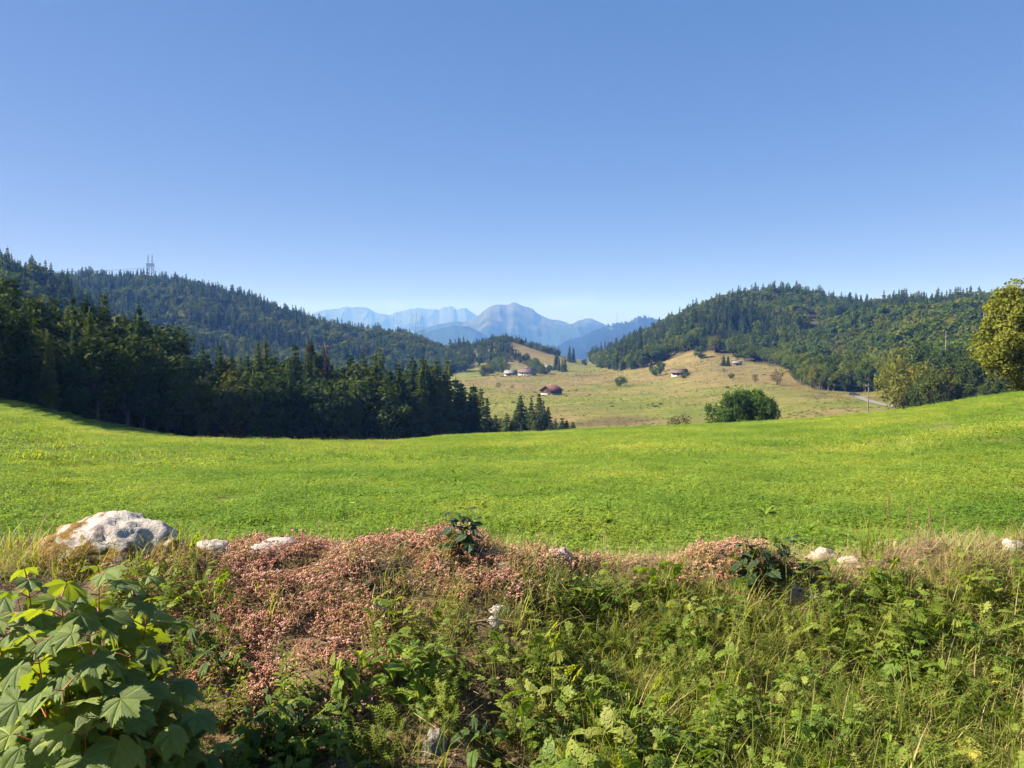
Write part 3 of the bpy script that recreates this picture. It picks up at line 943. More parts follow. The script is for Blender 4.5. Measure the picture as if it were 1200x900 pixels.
for name, x, y, r, u, con, hh, label, tagk in masses:
    z = ground(x, y)
    hh = hh * (0.72 + 0.56 * vnoise(x / 38, y / 38, 91))
    vis = ~behind_cover(x, y, z + hh * 1.02, r)
    x, y, z, r, u, con, hh = [q[vis] for q in (x, y, z, r, u, con, hh)]
    front = np.zeros(len(x), bool)
    if tagk == 'R':
        e = dist_edge(u, r)
        for c, lim in ((True, 130), (False, 150)):
            cand = np.where((con == c) & (e < 60) & (u < 1215) & (u > 705))[0]
            cand = cand[np.argsort(r[cand] + e[cand] * 5)][:lim]
            front[cand] = True
    for i in np.where(front)[0]:
        wh = ('edge ' if e[i] < 14 else 'inner ') ; zn = zone(u[i], RZ)
        if con[i]:
            plant_tree('spruce', x[i], y[i], z[i], hh[i], 1.1, wh + 'spruce of the right hillside forest ' + zn, 'spruces at the edge of the right hill forest')
        else:
            plant_tree('broad', x[i], y[i], z[i], hh[i], 1.15, wh + 'leafy tree of the right hillside forest ' + zn, 'broadleaf trees at the edge of the right hill forest')
    k = ~front
    n = k.sum()
    idx = np.where(con[k], rng.integers(0, 4, n), 4 + rng.integers(0, 4, n))
    wd = rng.uniform(0.85, 1.25, n) * np.where(con[k], 1.1, 0.98)
    scatter(name, np.stack([x[k], y[k], z[k] - 0.3], 1), np.stack([np.zeros(n), np.zeros(n), rng.uniform(0, 6.28, n)], 1),
            np.stack([hh[k] * wd, hh[k] * wd, hh[k]], 1), idx, LOW_S + LOW_B, label, 'forest')

# ridge trees
X, Y, Z = RIDGE
sel = rng.integers(0, X.shape[0] - 1, 24000), rng.integers(4, 42, 24000)
fx, fy = rng.uniform(0, 1, 24000), rng.uniform(0, 1, 24000)


def bil(A):
    i, j = sel
    return (A[i, j] * (1 - fx) + A[i + 1, j] * fx) * (1 - fy) + (A[i, j + 1] * (1 - fx) + A[i + 1, j + 1] * fx) * fy


px, py, pz = bil(X), bil(Y), bil(Z)
k = (pz > -120) & (vnoise(px / 60, py / 60, 93) > 0.15)
px, py, pz = px[k], py[k], pz[k]; n = len(px)
scatter('ridge_forest', np.stack([px, py, pz - 0.5], 1), np.stack([np.zeros(n), np.zeros(n), rng.uniform(0, 6.28, n)], 1), rng.uniform(18, 36, n), rng.integers(0, 4, n), TINY_S + TINY_B,
        'far blue forest covering the ridge behind the right hill', 'forest')
# skyline single trees
for u, vt, r, kind, wr, lab in [(994, 341, 870, 'spruce_slim', 2.4, 'lone dark spruce on the skyline beside the hilltop house'),
                                (978, 350, 880, 'broad', 0.9, 'small round tree on the skyline beside the hilltop house'),
                                (209, 317, 1290, 'spruce_young', 1.0, 'spruce pointing above the left hill skyline near the pylon'),
                                (20, 303, 660, 'spruce', 1.0, 'pointed spruce on the skyline of the nearer left hill'),
                                (64, 318, 760, 'spruce', 1.0, 'small pointed spruce on the falling skyline of the left hill')]:
    tree_to(kind, u, vt, r, wr, lab)

# ------------------------------------------------------------------ rough tussocks and low scrub over the valley pasture
def tussock(seed, mat, n, L):
    g = np.random.default_rng(seed)
    a = g.uniform(0, 6.283, n); q = g.uniform(0.25, 1.2, n); l = L * g.uniform(0.5, 1.1, n)
    bx_ = g.normal(0, 0.35, n); by_ = g.normal(0, 0.35, n)
    dx_, dy_, dz_ = np.cos(a) * np.sin(q), np.sin(a) * np.sin(q), np.cos(q)
    wx_, wy_ = -np.sin(a) * l * 0.22, np.cos(a) * l * 0.22
    V = np.stack([np.stack([bx_ - wx_, by_ - wy_, 0 * l - 0.05], 1), np.stack([bx_ + wx_, by_ + wy_, 0 * l - 0.05], 1), np.stack([bx_ + dx_ * l, by_ + dy_ * l, dz_ * l], 1)], 1).reshape(-1, 3)
    return mesh_np('tussock', V, np.arange(3 * n).reshape(-1, 3), mat)


M['tussock'] = leaf_mat('pasture_tussock', (0.130, 0.155, 0.034), (0.190, 0.185, 0.060), (0.250, 0.205, 0.100), 0.4, (1.2, 1.2, 0.6), nscale=2, spec=0.05, rough=0.8)
M['scrub'] = leaf_mat('low_scrub', (0.060, 0.080, 0.020), (0.085, 0.090, 0.028), (0.12, 0.085, 0.04), 0.25, (1.2, 1.2, 0.6), nscale=2, spec=0.05, rough=0.8)
g5 = np.random.default_rng(55)
n5_ = 26000
r5 = np.sqrt(g5.uniform(140 ** 2, 900 ** 2, n5_)); a5 = g5.uniform(slope(545, 450)[0], slope(1060, 450)[0], n5_)
x5 = r5 * np.sin(a5); y5 = r5 * np.cos(a5); u5 = 600 + FPX * np.tan(a5)
k5 = (r5 < edge_r(REDGE, u5) + 5) | (u5 < 690)
k5 &= g5.uniform(0, 1, n5_) < 0.25 + 0.75 * (fbm(x5 / 40, y5 / 14, 4, 66) > 0.05)
x5, y5, r5 = x5[k5], y5[k5], r5[k5]; n5_ = len(x5)
scr = (fbm(x5 / 60, y5 / 20, 4, 68) > 0.28) & (g5.uniform(0, 1, n5_) < 0.14)
scatter('pasture_tussocks', np.stack([x5, y5, ground(x5, y5)], 1), np.stack([0 * x5, 0 * x5, g5.uniform(0, 6.28, n5_)], 1), g5.uniform(0.4, 1.0, n5_) * np.where(scr, 1.5, 1.0),
        np.where(scr, 3 + g5.integers(0, 2, n5_), g5.integers(0, 3, n5_)), [tussock(i, M['tussock'], 40, 0.55) for i in (1, 2, 3)] + [tussock(i, M['scrub'], 60, 0.7) for i in (4, 5)],
        'rough grass tussocks and low scrub scattered over the valley pasture', 'tussocks')

# ------------------------------------------------------------------ buildings
M['wood_dark'] = plain_mat('dark_timber', (0.075, 0.045, 0.032), 0.85, 0.3, 2.0, 0.2, stretch=(6, 6, 0.4))
M['wood_brown'] = plain_mat('brown_timber', (0.17, 0.095, 0.06), 0.85, 0.3, 2.0, 0.2, stretch=(6, 6, 0.4))
M['plaster'] = plain_mat('white_plaster', (0.28, 0.265, 0.24), 0.9, 0.1, 1.0)
M['roof_red'] = plain_mat('red_sheet_roof', (0.12, 0.042, 0.036), 0.75, 0.2, 1.0)
M['roof_brown'] = plain_mat('brown_tile_roof', (0.105, 0.07, 0.058), 0.75, 0.25, 1.0)
M['roof_grey'] = plain_mat('grey_sheet_roof', (0.17, 0.175, 0.185), 0.5, 0.15, 1.0)
M['glass'] = plain_mat('window_glass', (0.03, 0.035, 0.04), 0.15, 0.1, 1.0, spec=0.6)
M['stone_wall'] = plain_mat('rubble_wall', (0.42, 0.40, 0.36), 0.9, 0.3, 2.0, 0.4)


def house(u, v, rmin, yaw, wx, ly, hw, hr, wall_low, wall_up, roof, label, openings=(), chimney=True, over=0.9, low=0.42, cat='house', name='chalet'):
    """gable ends face local -Y and +Y, ridge along local Y; wx wide, ly long"""
    x, y, z, r = hit(u, v, rmin)
    e = bpy.data.objects.new(name, None); col.objects.link(e)
    e.location = (x, y, z - 0.2); e.rotation_euler = (0, 0, yaw)
    tag(e, label, cat)
    a, b_ = wx / 2, ly / 2
    mb = MB(); mb.box(-a, a, -b_, b_, -1.5, hw * low); mb.build('lower_wall', wall_low, e)
    mb = MB()
    z0 = hw * low
    P = [(-a + .05, z0), (a - .05, z0), (a - .05, hw), (0, hr), (-a + .05, hw)]
    V = [(p, -b_ + .05, q) for p, q in P] + [(p, b_ - .05, q) for p, q in P]
    mb.add(V, [(0, 1, 2), (0, 2, 4), (2, 3, 4), (5, 7, 6), (5, 9, 7), (7, 9, 8), (0, 4, 9), (0, 9, 5), (1, 6, 7), (1, 7, 2)])
    mb.build('upper_wall', wall_up, e)
    sl = (hr - hw) / a
    rf = None
    for s in (-1, 1):
        mb = MB()
        th = 0.22
        xo = a + over; zo = hw - sl * over
        A = [(0, -b_ - over, hr + th), (s * xo, -b_ - over, zo + th), (s * xo, b_ + over, zo + th), (0, b_ + over, hr + th)]
        V = A + [(p, q, w_ - th * 0.95) for p, q, w_ in A]
        mb.add(V, [(0, 1, 2, 3), (7, 6, 5, 4), (0, 4, 5, 1), (1, 5, 6, 2), (2, 6, 7, 3), (3, 7, 4, 0)])
        rf = mb.build('roof_slope', roof, e)
    if chimney:
        mb = MB(); mb.box(-1.6, -0.9, 0.6, 1.3, hr - 1.2, hr + 1.1); mb.build('chimney', M['plaster'], rf)
    for kind, side, p, q, ww, hh_ in openings:
        mb = MB(); fr = MB()
        d = 0.05
        if side == 'front':
            mb.box(p - ww / 2, p + ww / 2, -b_ - d, -b_ + 0.1, q, q + hh_)
            fr.box(p - ww / 2 - .12, p + ww / 2 + .12, -b_ - d - 0.04, -b_ - d + 0.02, q - .14, q - .01)
        else:
            s = -1 if side == 'left' else 1
            x0, x1 = sorted((s * (a + d), s * (a - 0.1)))
            mb.box(x0, x1, p - ww / 2, p + ww / 2, q, q + hh_)
            x0, x1 = sorted((s * (a + d + 0.04), s * (a + d - 0.02)))
            fr.box(x0, x1, p - ww / 2 - .12, p + ww / 2 + .12, q - .14, q - .01)
        o = mb.build(kind, M['glass'] if kind == 'window' else M['wood_dark'], e)
        fr.build('sill', M['wood_brown'], o)
    return e


house(646, 462.5, 400, R(-38), 9.5, 10.5, 3.2, 5.8, M['plaster'], M['wood_dark'], M['roof_red'], 'barn with a maroon red roof and dark timber gable on the valley floor',
      [('door', 'front', 1.8, 0.0, 2.2, 1.5), ('window', 'front', -3.0, 2.2, 1.0, 0.9), ('window', 'front', 0.2, 2.6, 1.0, 0.9), ('window', 'front', 3.2, 2.2, 1.0, 0.9), ('window', 'right', -2, 1.8, 1.2, 1.0), ('window', 'right', 2, 1.8, 1.2, 1.0)], low=0.36, name='barn', cat='barn')
house(618, 440, 650, R(62), 11, 15, 4.0, 7.4, M['plaster'], M['plaster'], M['roof_brown'], 'farmhouse with reddish brown roof and white walls beside dark spruces',
      [('window', 'front', -2.5, 1.2, 1.2, 1.2), ('window', 'front', 2.5, 1.2, 1.2, 1.2), ('window', 'left', -3, 1.2, 1.2, 1.2), ('window', 'left', 3, 1.2, 1.2, 1.2), ('door', 'left', 0, 0.0, 1.4, 2.2)])
house(598.5, 440, 650, R(75), 9, 11, 3.0, 5.6, M['stone_wall'], M['wood_dark'], M['roof_grey'], 'grey roofed farm shed below the rocky knoll',
      [('door', 'left', 0, 0.0, 2.6, 2.2), ('window', 'left', 3.4, 1.2, 1.0, 0.8)], chimney=False, name='shed', cat='shed')
house(642, 434, 700, R(20), 8, 10, 4.0, 6.6, M['plaster'], M['plaster'], M['roof_grey'], 'small pale house with grey roof behind the farm trees',
      [('window', 'front', -1.8, 1.4, 1.0, 1.2), ('window', 'front', 1.8, 1.4, 1.0, 1.2), ('door', 'front', 0, 0.0, 1.1, 2.0)])
house(796, 440, 420, R(65), 7.5, 9.5, 2.6, 4.8, M['stone_wall'], M['wood_brown'], M['roof_brown'], 'small brown timber chalet on a stone base beside dark bushes',
      [('door', 'left', 0, 0.2, 1.0, 1.8), ('window', 'left', -2.6, 1.3, 0.9, 0.8), ('window', 'left', 2.6, 1.3, 0.9, 0.8), ('window', 'front', 0, 1.4, 0.9, 0.8)], chimney=False)
house(864, 428, 450, R(70), 4.5, 6, 2.0, 3.0, M['wood_brown'], M['wood_brown'], M['roof_grey'], 'tiny shed with a pale metal roof at the edge of the wood',
      [('door', 'left', 0, 0.1, 1.2, 1.7)], chimney=False, over=0.5, name='shed', cat='shed')
house(985, 360.5, 700, R(60), 9, 13, 3.5, 6.5, M['plaster'], M['wood_brown'], plain_mat('pale_red_roof', (0.30, 0.17, 0.13), 0.7, 0.15, 1.0), 'hilltop house with a pale pinkish roof among the trees',
      [('window', 'left', -3, 1.2, 1.2, 1.1), ('window', 'left', 3, 1.2, 1.2, 1.1), ('window', 'front', 0, 1.2, 1.2, 1.1)])

# ------------------------------------------------------------------ pylons, mast, pole, wires
M['steel'] = plain_mat('galvanised_steel', (0.10, 0.11, 0.12), 0.5, 0.1, 1.0, metal=0.3)


def pylon(u, vbase_r, vtop, label, yaw):
    x, y, z = at(u, vbase_r)
    h = EYE + vbase_r * slope(u, vtop)[1] - z
    e = bpy.data.objects.new('power_pylon', None); col.objects.link(e)
    e.location = (x, y, z); e.rotation_euler = (0, 0, yaw)
    tag(e, label, 'pylon', 'lattice pylons on the left hill')
    hw = h * 0.09
    t_ = 0.62
    tops = []
    for s in (-1, 1):
        lg = MB(); br = MB()
        c0, c1 = s * hw * 0.85, s * hw * 0.62
        for dx in (-1, 1):
            for dy in (-1, 1):
                lg.bar((c0 + dx * h * 0.055, dy * h * 0.055, -1), (c1 + dx * h * 0.022, dy * h * 0.022, h * 0.66), t_)
        k = 7
        for i in range(k):
            f0, f1 = i / k, (i + 1) / k
            for dy in (-1, 1):
                for a_ in (-1, 1):
                    w0 = h * (0.055 - 0.033 * f0); w1 = h * (0.055 - 0.033 * f1)
                    br.bar((c0 + (c1 - c0) * f0 + a_ * w0, dy * w0, h * 0.66 * f0), (c0 + (c1 - c0) * f1 - a_ * w1, dy * w1, h * 0.66 * f1), t_ * 0.6)
        lg.build('leg', M['steel'], e); br.build('bracing', M['steel'], e)
        pk = MB()
        for dx in (-1, 1):
            pk.bar((c1 + dx * h * 0.03, 0, h * 0.66), (c1 * 1.05, 0, h), t_ * 0.9)
        for i in range(4):
            f = i / 4
            pk.bar((c1 - h * 0.03 * (1 - f), 0, h * (0.66 + 0.34 * f)), (c1 + h * 0.03 * (0.75 - f), 0, h * (0.66 + 0.34 * (f + 0.25))), t_ * 0.5)
        pk.build('peak', M['steel'], e)
    arm = MB()
    for q in (0.66, 0.71):
        arm.bar((-hw * 1.35, 0, h * q), (hw * 1.35, 0, h * q), t_ * 1.3)
    for i in range(10):
        f0 = -1.35 + 2.7 * i / 10; f1 = f0 + 0.27
        arm.bar((hw * f0, 0, h * (0.66 if i % 2 else 0.71)), (hw * f1, 0, h * (0.71 if i % 2 else 0.66)), t_ * 0.8)
    arm.build('crossarm', M['steel'], e)
    ins = []
    for f in (-1.3, 0, 1.3):
        mb = MB(); mb.tube([(hw * f, 0, h * 0.66), (hw * f, 0, h * 0.60)], 0.3, 5); mb.build('insulator', M['steel'], e)
        ins.append(e.matrix_basis @ Vector((hw * f, 0, h * 0.60)))
    return ins


I1 = pylon(180, 1300, 298.5, 'tall twin mast lattice pylon on top of the wooded left hill', R(25))
I2 = pylon(492, 2100, 366, 'smaller lattice pylon rising behind the falling end of the left hill', R(20))
xx, yy, zz = at(-250, 1000)
for i in range(3):
    for a_, b_ in ((I1[i], I2[i]), (Vector((xx - 20 + i * 6, yy, zz + 40)), I1[i])):
        mb = MB()
        n = 24; L_ = (b_ - a_).length
        mb.tube([a_.lerp(b_, k / n) - Vector((0, 0, L_ * 0.035 * 4 * (k / n) * (1 - k / n))) for k in range(n + 1)], 0.09, 4)
        tag(mb.build('power_line', M['steel']), 'thin sagging power cable strung from the pylon on the left hill', 'cable', 'power cables of the hill pylons')
x, y, z = [float(q) for q in (np.sin(slope(723, 400)[0]) * 6000, np.cos(slope(723, 400)[0]) * 6000, 0)]
zt = EYE + 6000 * slope(723, 366)[1]; zb = EYE + 6000 * slope(723, 382)[1]
mb = MB(); mb.tube([(0, 0, -8), (0, 0, zt - zb)], [2.0, 0.9], 6)
for k in range(5):
    hq = (zt - zb) * (0.5 + 0.1 * k); mb.tube([(-1.3, 0, hq), (1.3, 0, hq)], 0.35, 5)
tag(mb.build('radio_mast', M['steel'], loc=(x, y, zb)), 'thin radio mast on the crest of the blue forested ridge', 'mast')

M['pole_wood'] = plain_mat('weathered_pole', (0.16, 0.14, 0.12), 0.9, 0.2, 4)
x, y, z = at(1018, 205)
hp = EYE + 205 * slope(1018, 449)[1] - z
e = bpy.data.objects.new('utility_pole', None); col.objects.link(e); e.location = (x, y, z)
tag(e, 'wooden utility pole with a short crossarm behind the meadow brow', 'pole')
mb = MB(); mb.tube([(0, 0, -0.5), (0, 0, hp)], [0.16, 0.11], 8); mb.build('pole', M['pole_wood'], e)
mb = MB(); mb.box(-0.8, 0.8, -0.09, 0.09, hp - 0.75, hp - 0.55); mb.build('crossarm', M['pole_wood'], e)
mb = MB(); mb.tube([(0, -0.2, hp - 1.9), (0, -0.2, hp - 1.0)], 0.24, 8); mb.build('transformer', M['steel'], e)
for s in (-0.65, 0, 0.65):
    mb = MB(); mb.tube([(s, 0, hp - 0.56), (s, 0, hp - 0.30)], [0.07, 0.04], 6); mb.build('insulator', M['plaster'], e)

# ------------------------------------------------------------------ road, cars, boulders by the road
road_pts = [hit(u, v, 200)[:2] for u, v in [(985, 462.5), (994, 462.8), (1003, 464.5), (1012, 468), (1022, 471.5), (1034, 474.5)]]
rp = np.array(road_pts)
rp = np.concatenate([rp, [rp[-1] + (rp[-1] - rp[-2]) * k for k in (1, 2.2)]])
tq = np.linspace(0, len(rp) - 1, 40)
cx = pchip(np.arange(len(rp)), rp[:, 0], tq); cyy = pchip(np.arange(len(rp)), rp[:, 1], tq)
dx, dy = np.gradient(cx), np.gradient(cyy); ll = np.hypot(dx, dy); nx, ny = -dy / ll, dx / ll
RV = []
for s in (-1.6, -0.5, 0.5, 1.6):
    RV.append(np.stack([cx + nx * s, cyy + ny * s, ground(cx + nx * s, cyy + ny * s) + 0.22], 1))
RV = np.stack(RV, 1)
road = mesh_np('road', RV, grid_faces(40, 4), plain_mat('pale_asphalt', (0.17, 0.16, 0.15), 0.9, 0.12, 0.5))
tag(link('road', road), 'narrow pale asphalt road curving past the lower wood', 'road', kind='structure')

M['car_dark'] = plain_mat('dark_car_paint', (0.03, 0.035, 0.05), 0.25, 0.05, 1, spec=0.6)
M['car_silver'] = plain_mat('silver_car_paint', (0.45, 0.47, 0.5), 0.3, 0.05, 1, spec=0.6, metal=0.4)
M['tyre'] = plain_mat('rubber', (0.02, 0.02, 0.02), 0.9, 0.1, 5)


def car(x, y, z, yaw, paint, label):
    e = bpy.data.objects.new('car', None); col.objects.link(e)
    e.location = (x, y, z); e.rotation_euler = (0, 0, yaw)
    tag(e, label, 'car')
    body = [(-2.1, 0.3), (-2.15, 0.7), (-2.02, 0.95), (-0.9, 0.98), (1.05, 0.95), (1.9, 0.82), (2.12, 0.62), (2.08, 0.3)]
    mb = MB(); n = len(body)
    V = [(p, -0.85, q) for p, q in body] + [(p, 0.85, q) for p, q in body]
    F = [(i, (i + 1) % n, n + (i + 1) % n, n + i) for i in range(n)]
    mb.add(V, F)
    mb.add(V, [(0, i + 1, i) for i in range(1, n - 1)] + [(n, n + i, n + i + 1) for i in range(1, n - 1)])
    mb.build('body', paint, e)
    cab = [(-1.95, 0.95), (-1.6, 1.42), (-0.2, 1.48), (0.35, 1.42), (1.1, 0.95)]
    for nm, wd, f, mt in (('windows', 0.76, 1.0, M['glass']), ('roof', 0.7, 0.9, paint)):
        mb = MB()
        P = cab if nm == 'windows' else [(-1.62, 1.41), (-1.55, 1.50), (-0.2, 1.53), (0.3, 1.47), (0.38, 1.40)]
        n = len(P)
        V = [(p, -wd + (q - 0.95) * 0.2, q) for p, q in P] + [(p, wd - (q - 0.95) * 0.2, q) for p, q in P]
        mb.add(V, [(i, (i + 1) % n, n + (i + 1) % n, n + i) for i in range(n)])
        mb.add(V, [(0, i + 1, i) for i in range(1, n - 1)] + [(n, n + i, n + i + 1) for i in range(1, n - 1)])
        mb.build(nm, mt, e)
    for px_ in (-1.3, 1.3):
        for s in (-1, 1):
            mb = MB(); mb.tube([(px_, s * 0.68, 0.32), (px_, s * 0.88, 0.32)], 0.32, 14)
            o = mb.build('wheel', M['tyre'], e)
            mb = MB(); mb.tube([(px_, s * 0.86, 0.32), (px_, s * 0.895, 0.32)], [0.2, 0.16], 10); mb.build('rim', M['car_silver'], o)
    for s in (-0.6, 0.6):
        mb = MB(); mb.box(2.02, 2.13, s - 0.18, s + 0.18, 0.58, 0.74); mb.build('headlight', M['plaster'], e)


x, y, z, _ = hit(1001, 465, 200)
car(x, y, float(ground(x, y)) + 0.26, R(-25), M['car_dark'], 'dark car driving on the narrow pale road')
x, y, z = at(1084, 196)
car(x, y, float(ground(x, y)) + 0.05, R(200), M['car_silver'], 'silver car parked in the shade beside the big olive tree')
# ------------------------------------------------------------------ near bank: an old overgrown stone wall
CREST = [(-400, 655), (0, 660), (60, 658), (230, 652), (300, 648), (380, 650), (420, 642), (540, 638), (600, 652), (680, 664), (760, 666), (830, 660), (890, 656), (950, 664), (1000, 662), (1060, 656), (1120, 648), (1200, 646), (1700, 645)]
YC = 3.9


def bank_z(x, y):
    x = np.asarray(x, float); y = np.asarray(y, float)
    u = 600 + FPX * x / YC
    zc = EYE + YC * (-(np.interp(u, [a for a, _ in CREST], [b for _, b in CREST]) - 400) / FPX) + 0.0
    ye = np.interp(u, [-200, 250, 380, 430, 600, 680, 1500], [3.15, 3.15, 3.0, 2.95, 3.0, 3.4, 3.5])
    yf = np.interp(u, [-200, 250, 430, 600, 680, 1500], [2.3, 2.3, 2.42, 2.42, 1.95, 1.9])
    ze = zc - 0.14 - 0.16 * (YC - ye)
    t1 = np.clip((YC - y) / (YC - ye), 0, 1)
    top = zc + (ze - zc) * t1 ** 1.3
    t2 = np.clip((ye - y) / (ye - yf), 0, 1)
    face = ze + (0.03 - ze) * (t2 ** 1.1 * (3 - 2 * t2) * 0.6 + 0.4 * t2)
    z = np.where(y > ye, top, face)
    tb = sstep(0, 1.15, y - YC)
    z = np.where(y > YC, zc + (-0.12 - zc) * tb, z)
    k = np.clip(1 - tb, 0, 1) * np.clip(1.2 - t2, 0.1, 1)
    return z + k * (0.075 * fbm(x * 2.4, y * 2.4, 3, 41) + 0.055 * fbm(x * 8, y * 8, 3, 43))


bx = np.linspace(-5.5, 5.5, 420); by = np.linspace(1.6, 5.3, 160)
BX, BY = np.meshgrid(bx, by, indexing='ij')
BZ = bank_z(BX, BY)
m, t, b, out = new_mat('bank_soil')
n1 = noise_tex(t, 5, 6, 0.65); n2 = noise_tex(t, 40, 5, 0.7)
c = ramp(t, n1, [(0.3, (0.055, 0.038, 0.022)), (0.5, (0.13, 0.085, 0.045)), (0.68, (0.21, 0.15, 0.08))])
c = mixc(t, 0.9, c, ramp(t, n2, [(0.3, (0.5, 0.5, 0.5)), (0.7, (1.35, 1.3, 1.2))]), 'MULTIPLY')
t.links.new(c, b.inputs['Base Color']); b.inputs['Roughness'].default_value = 0.95
bp = nd(t, 'ShaderNodeBump'); bp.inputs['Strength'].default_value = 0.9; bp.inputs['Distance'].default_value = 0.03
t.links.new(n2, bp.inputs['Height']); t.links.new(bp.outputs[0], b.inputs['Normal'])
bm_ = mesh_np('bank', np.stack([BX, BY, BZ], -1), grid_faces(*BX.shape), m, smooth=True)
tag(link('bank', bm_), 'overgrown earth and rubble bank of an old field wall', 'bank', kind='structure')


def bank_hit(u, v):
    a, s = slope(u, v)
    r = np.linspace(2.2, 5.6, 700)
    x, y = r * math.sin(a), r * math.cos(a)
    d = bank_z(x, y) - (EYE + r * s)
    k = np.where(d >= 0)[0]
    k = k[0] if len(k) else int(np.argmax(d))
    return float(x[k]), float(y[k]), float(bank_z(x[k], y[k]))


# ------------------------------------------------------------------ foreground materials
M['grass'] = leaf_mat('meadow_grass', (0.225, 0.305, 0.045), (0.290, 0.360, 0.056), (0.365, 0.395, 0.085), 0.5, (1.35, 1.3, 0.45), nscale=6, spec=0.15, rough=0.6)
M['clover'] = leaf_mat('clover_leaf', (0.175, 0.270, 0.040), (0.240, 0.325, 0.052), None, 0.5, (1.35, 1.35, 0.45), nscale=6, spec=0.15, rough=0.6)
M['grass_tall'] = leaf_mat('bank_grass', (0.185, 0.245, 0.036), (0.270, 0.310, 0.055), (0.380, 0.355, 0.120), 0.5, (1.4, 1.35, 0.45), nscale=5, spec=0.25, rough=0.45)
M['straw'] = leaf_mat('dry_straw', (0.34, 0.255, 0.13), (0.40, 0.32, 0.18), (0.26, 0.17, 0.09), 0.25, (1, 1, 0.8), nscale=5, spec=0.15)
M['herb'] = leaf_mat('herb_leaf', (0.140, 0.210, 0.032), (0.215, 0.275, 0.046), (0.305, 0.320, 0.085), 0.5, (1.4, 1.4, 0.4), nscale=6, spec=0.25, rough=0.5)
M['sedum'] = leaf_mat('stonecrop', (0.44, 0.19, 0.135), (0.58, 0.31, 0.225), (0.56, 0.37, 0.24), 0.15, (1.1, 1.0, 0.9), nscale=30, spec=0.2)
M['sedum_rose'] = leaf_mat('stonecrop_rose', (0.54, 0.25, 0.22), (0.66, 0.41, 0.35), None, 0.15, (1.1, 1.0, 0.9), nscale=30, spec=0.2)
M['sedum_brown'] = leaf_mat('stonecrop_brown', (0.26, 0.125, 0.065), (0.36, 0.21, 0.11), (0.34, 0.27, 0.12), 0.12, (1.0, 1.0, 0.9), nscale=30, spec=0.15)
M['sedum_stem'] = leaf_mat('stonecrop_stem', (0.38, 0.19, 0.11), (0.37, 0.27, 0.13), None, 0.1, (1, 1, 1), nscale=20)
M['moss'] = leaf_mat('ochre_moss', (0.24, 0.145, 0.030), (0.32, 0.205, 0.045), (0.20, 0.15, 0.04), 0.15, (1, 1, 0.6), nscale=20)
M['yellow'] = leaf_mat('yellow_petal', (0.75, 0.48, 0.03), (0.8, 0.55, 0.05), None, 0.3, (1, 1, 1))
M['seed'] = leaf_mat('seed_head', (0.30, 0.17, 0.09), (0.36, 0.24, 0.13), None, 0.2, (1, 1, 1))


for nm in ('grass', 'clover'):
    t = M[nm].node_tree
    bs = t.nodes['Principled BSDF']; tr = [q for q in t.nodes if q.type == 'BSDF_TRANSLUCENT'][0]
    geo = nd(t, 'ShaderNodeNewGeometry')
    nz = nd(t, 'ShaderNodeTexNoise'); nz.inputs['Scale'].default_value = 0.22; nz.inputs['Detail'].default_value = 5; nz.inputs['Roughness'].default_value = 0.65
    t.links.new(geo.outputs['Position'], nz.inputs['Vector'])
    k = ramp(t, nz.outputs['Fac'], [(0.30, (0.58, 0.72, 0.62)), (0.5, (0.98, 1.0, 1.0)), (0.70, (1.42, 1.2, 1.25))])
    nz2 = nd(t, 'ShaderNodeTexNoise'); nz2.inputs['Scale'].default_value = 0.055; nz2.inputs['Detail'].default_value = 4
    t.links.new(geo.outputs['Position'], nz2.inputs['Vector'])
    k = mixc(t, 1.0, k, ramp(t, nz2.outputs['Fac'], [(0.36, (0.80, 0.90, 0.85)), (0.5, (1, 1, 1)), (0.64, (1.22, 1.10, 1.30))]), 'MULTIPLY')
    for sck in (bs.inputs['Base Color'], tr.inputs['Color']):
        src = sck.links[0].from_socket
        t.links.new(mixc(t, 1.0, src, k, 'MULTIPLY'), sck)


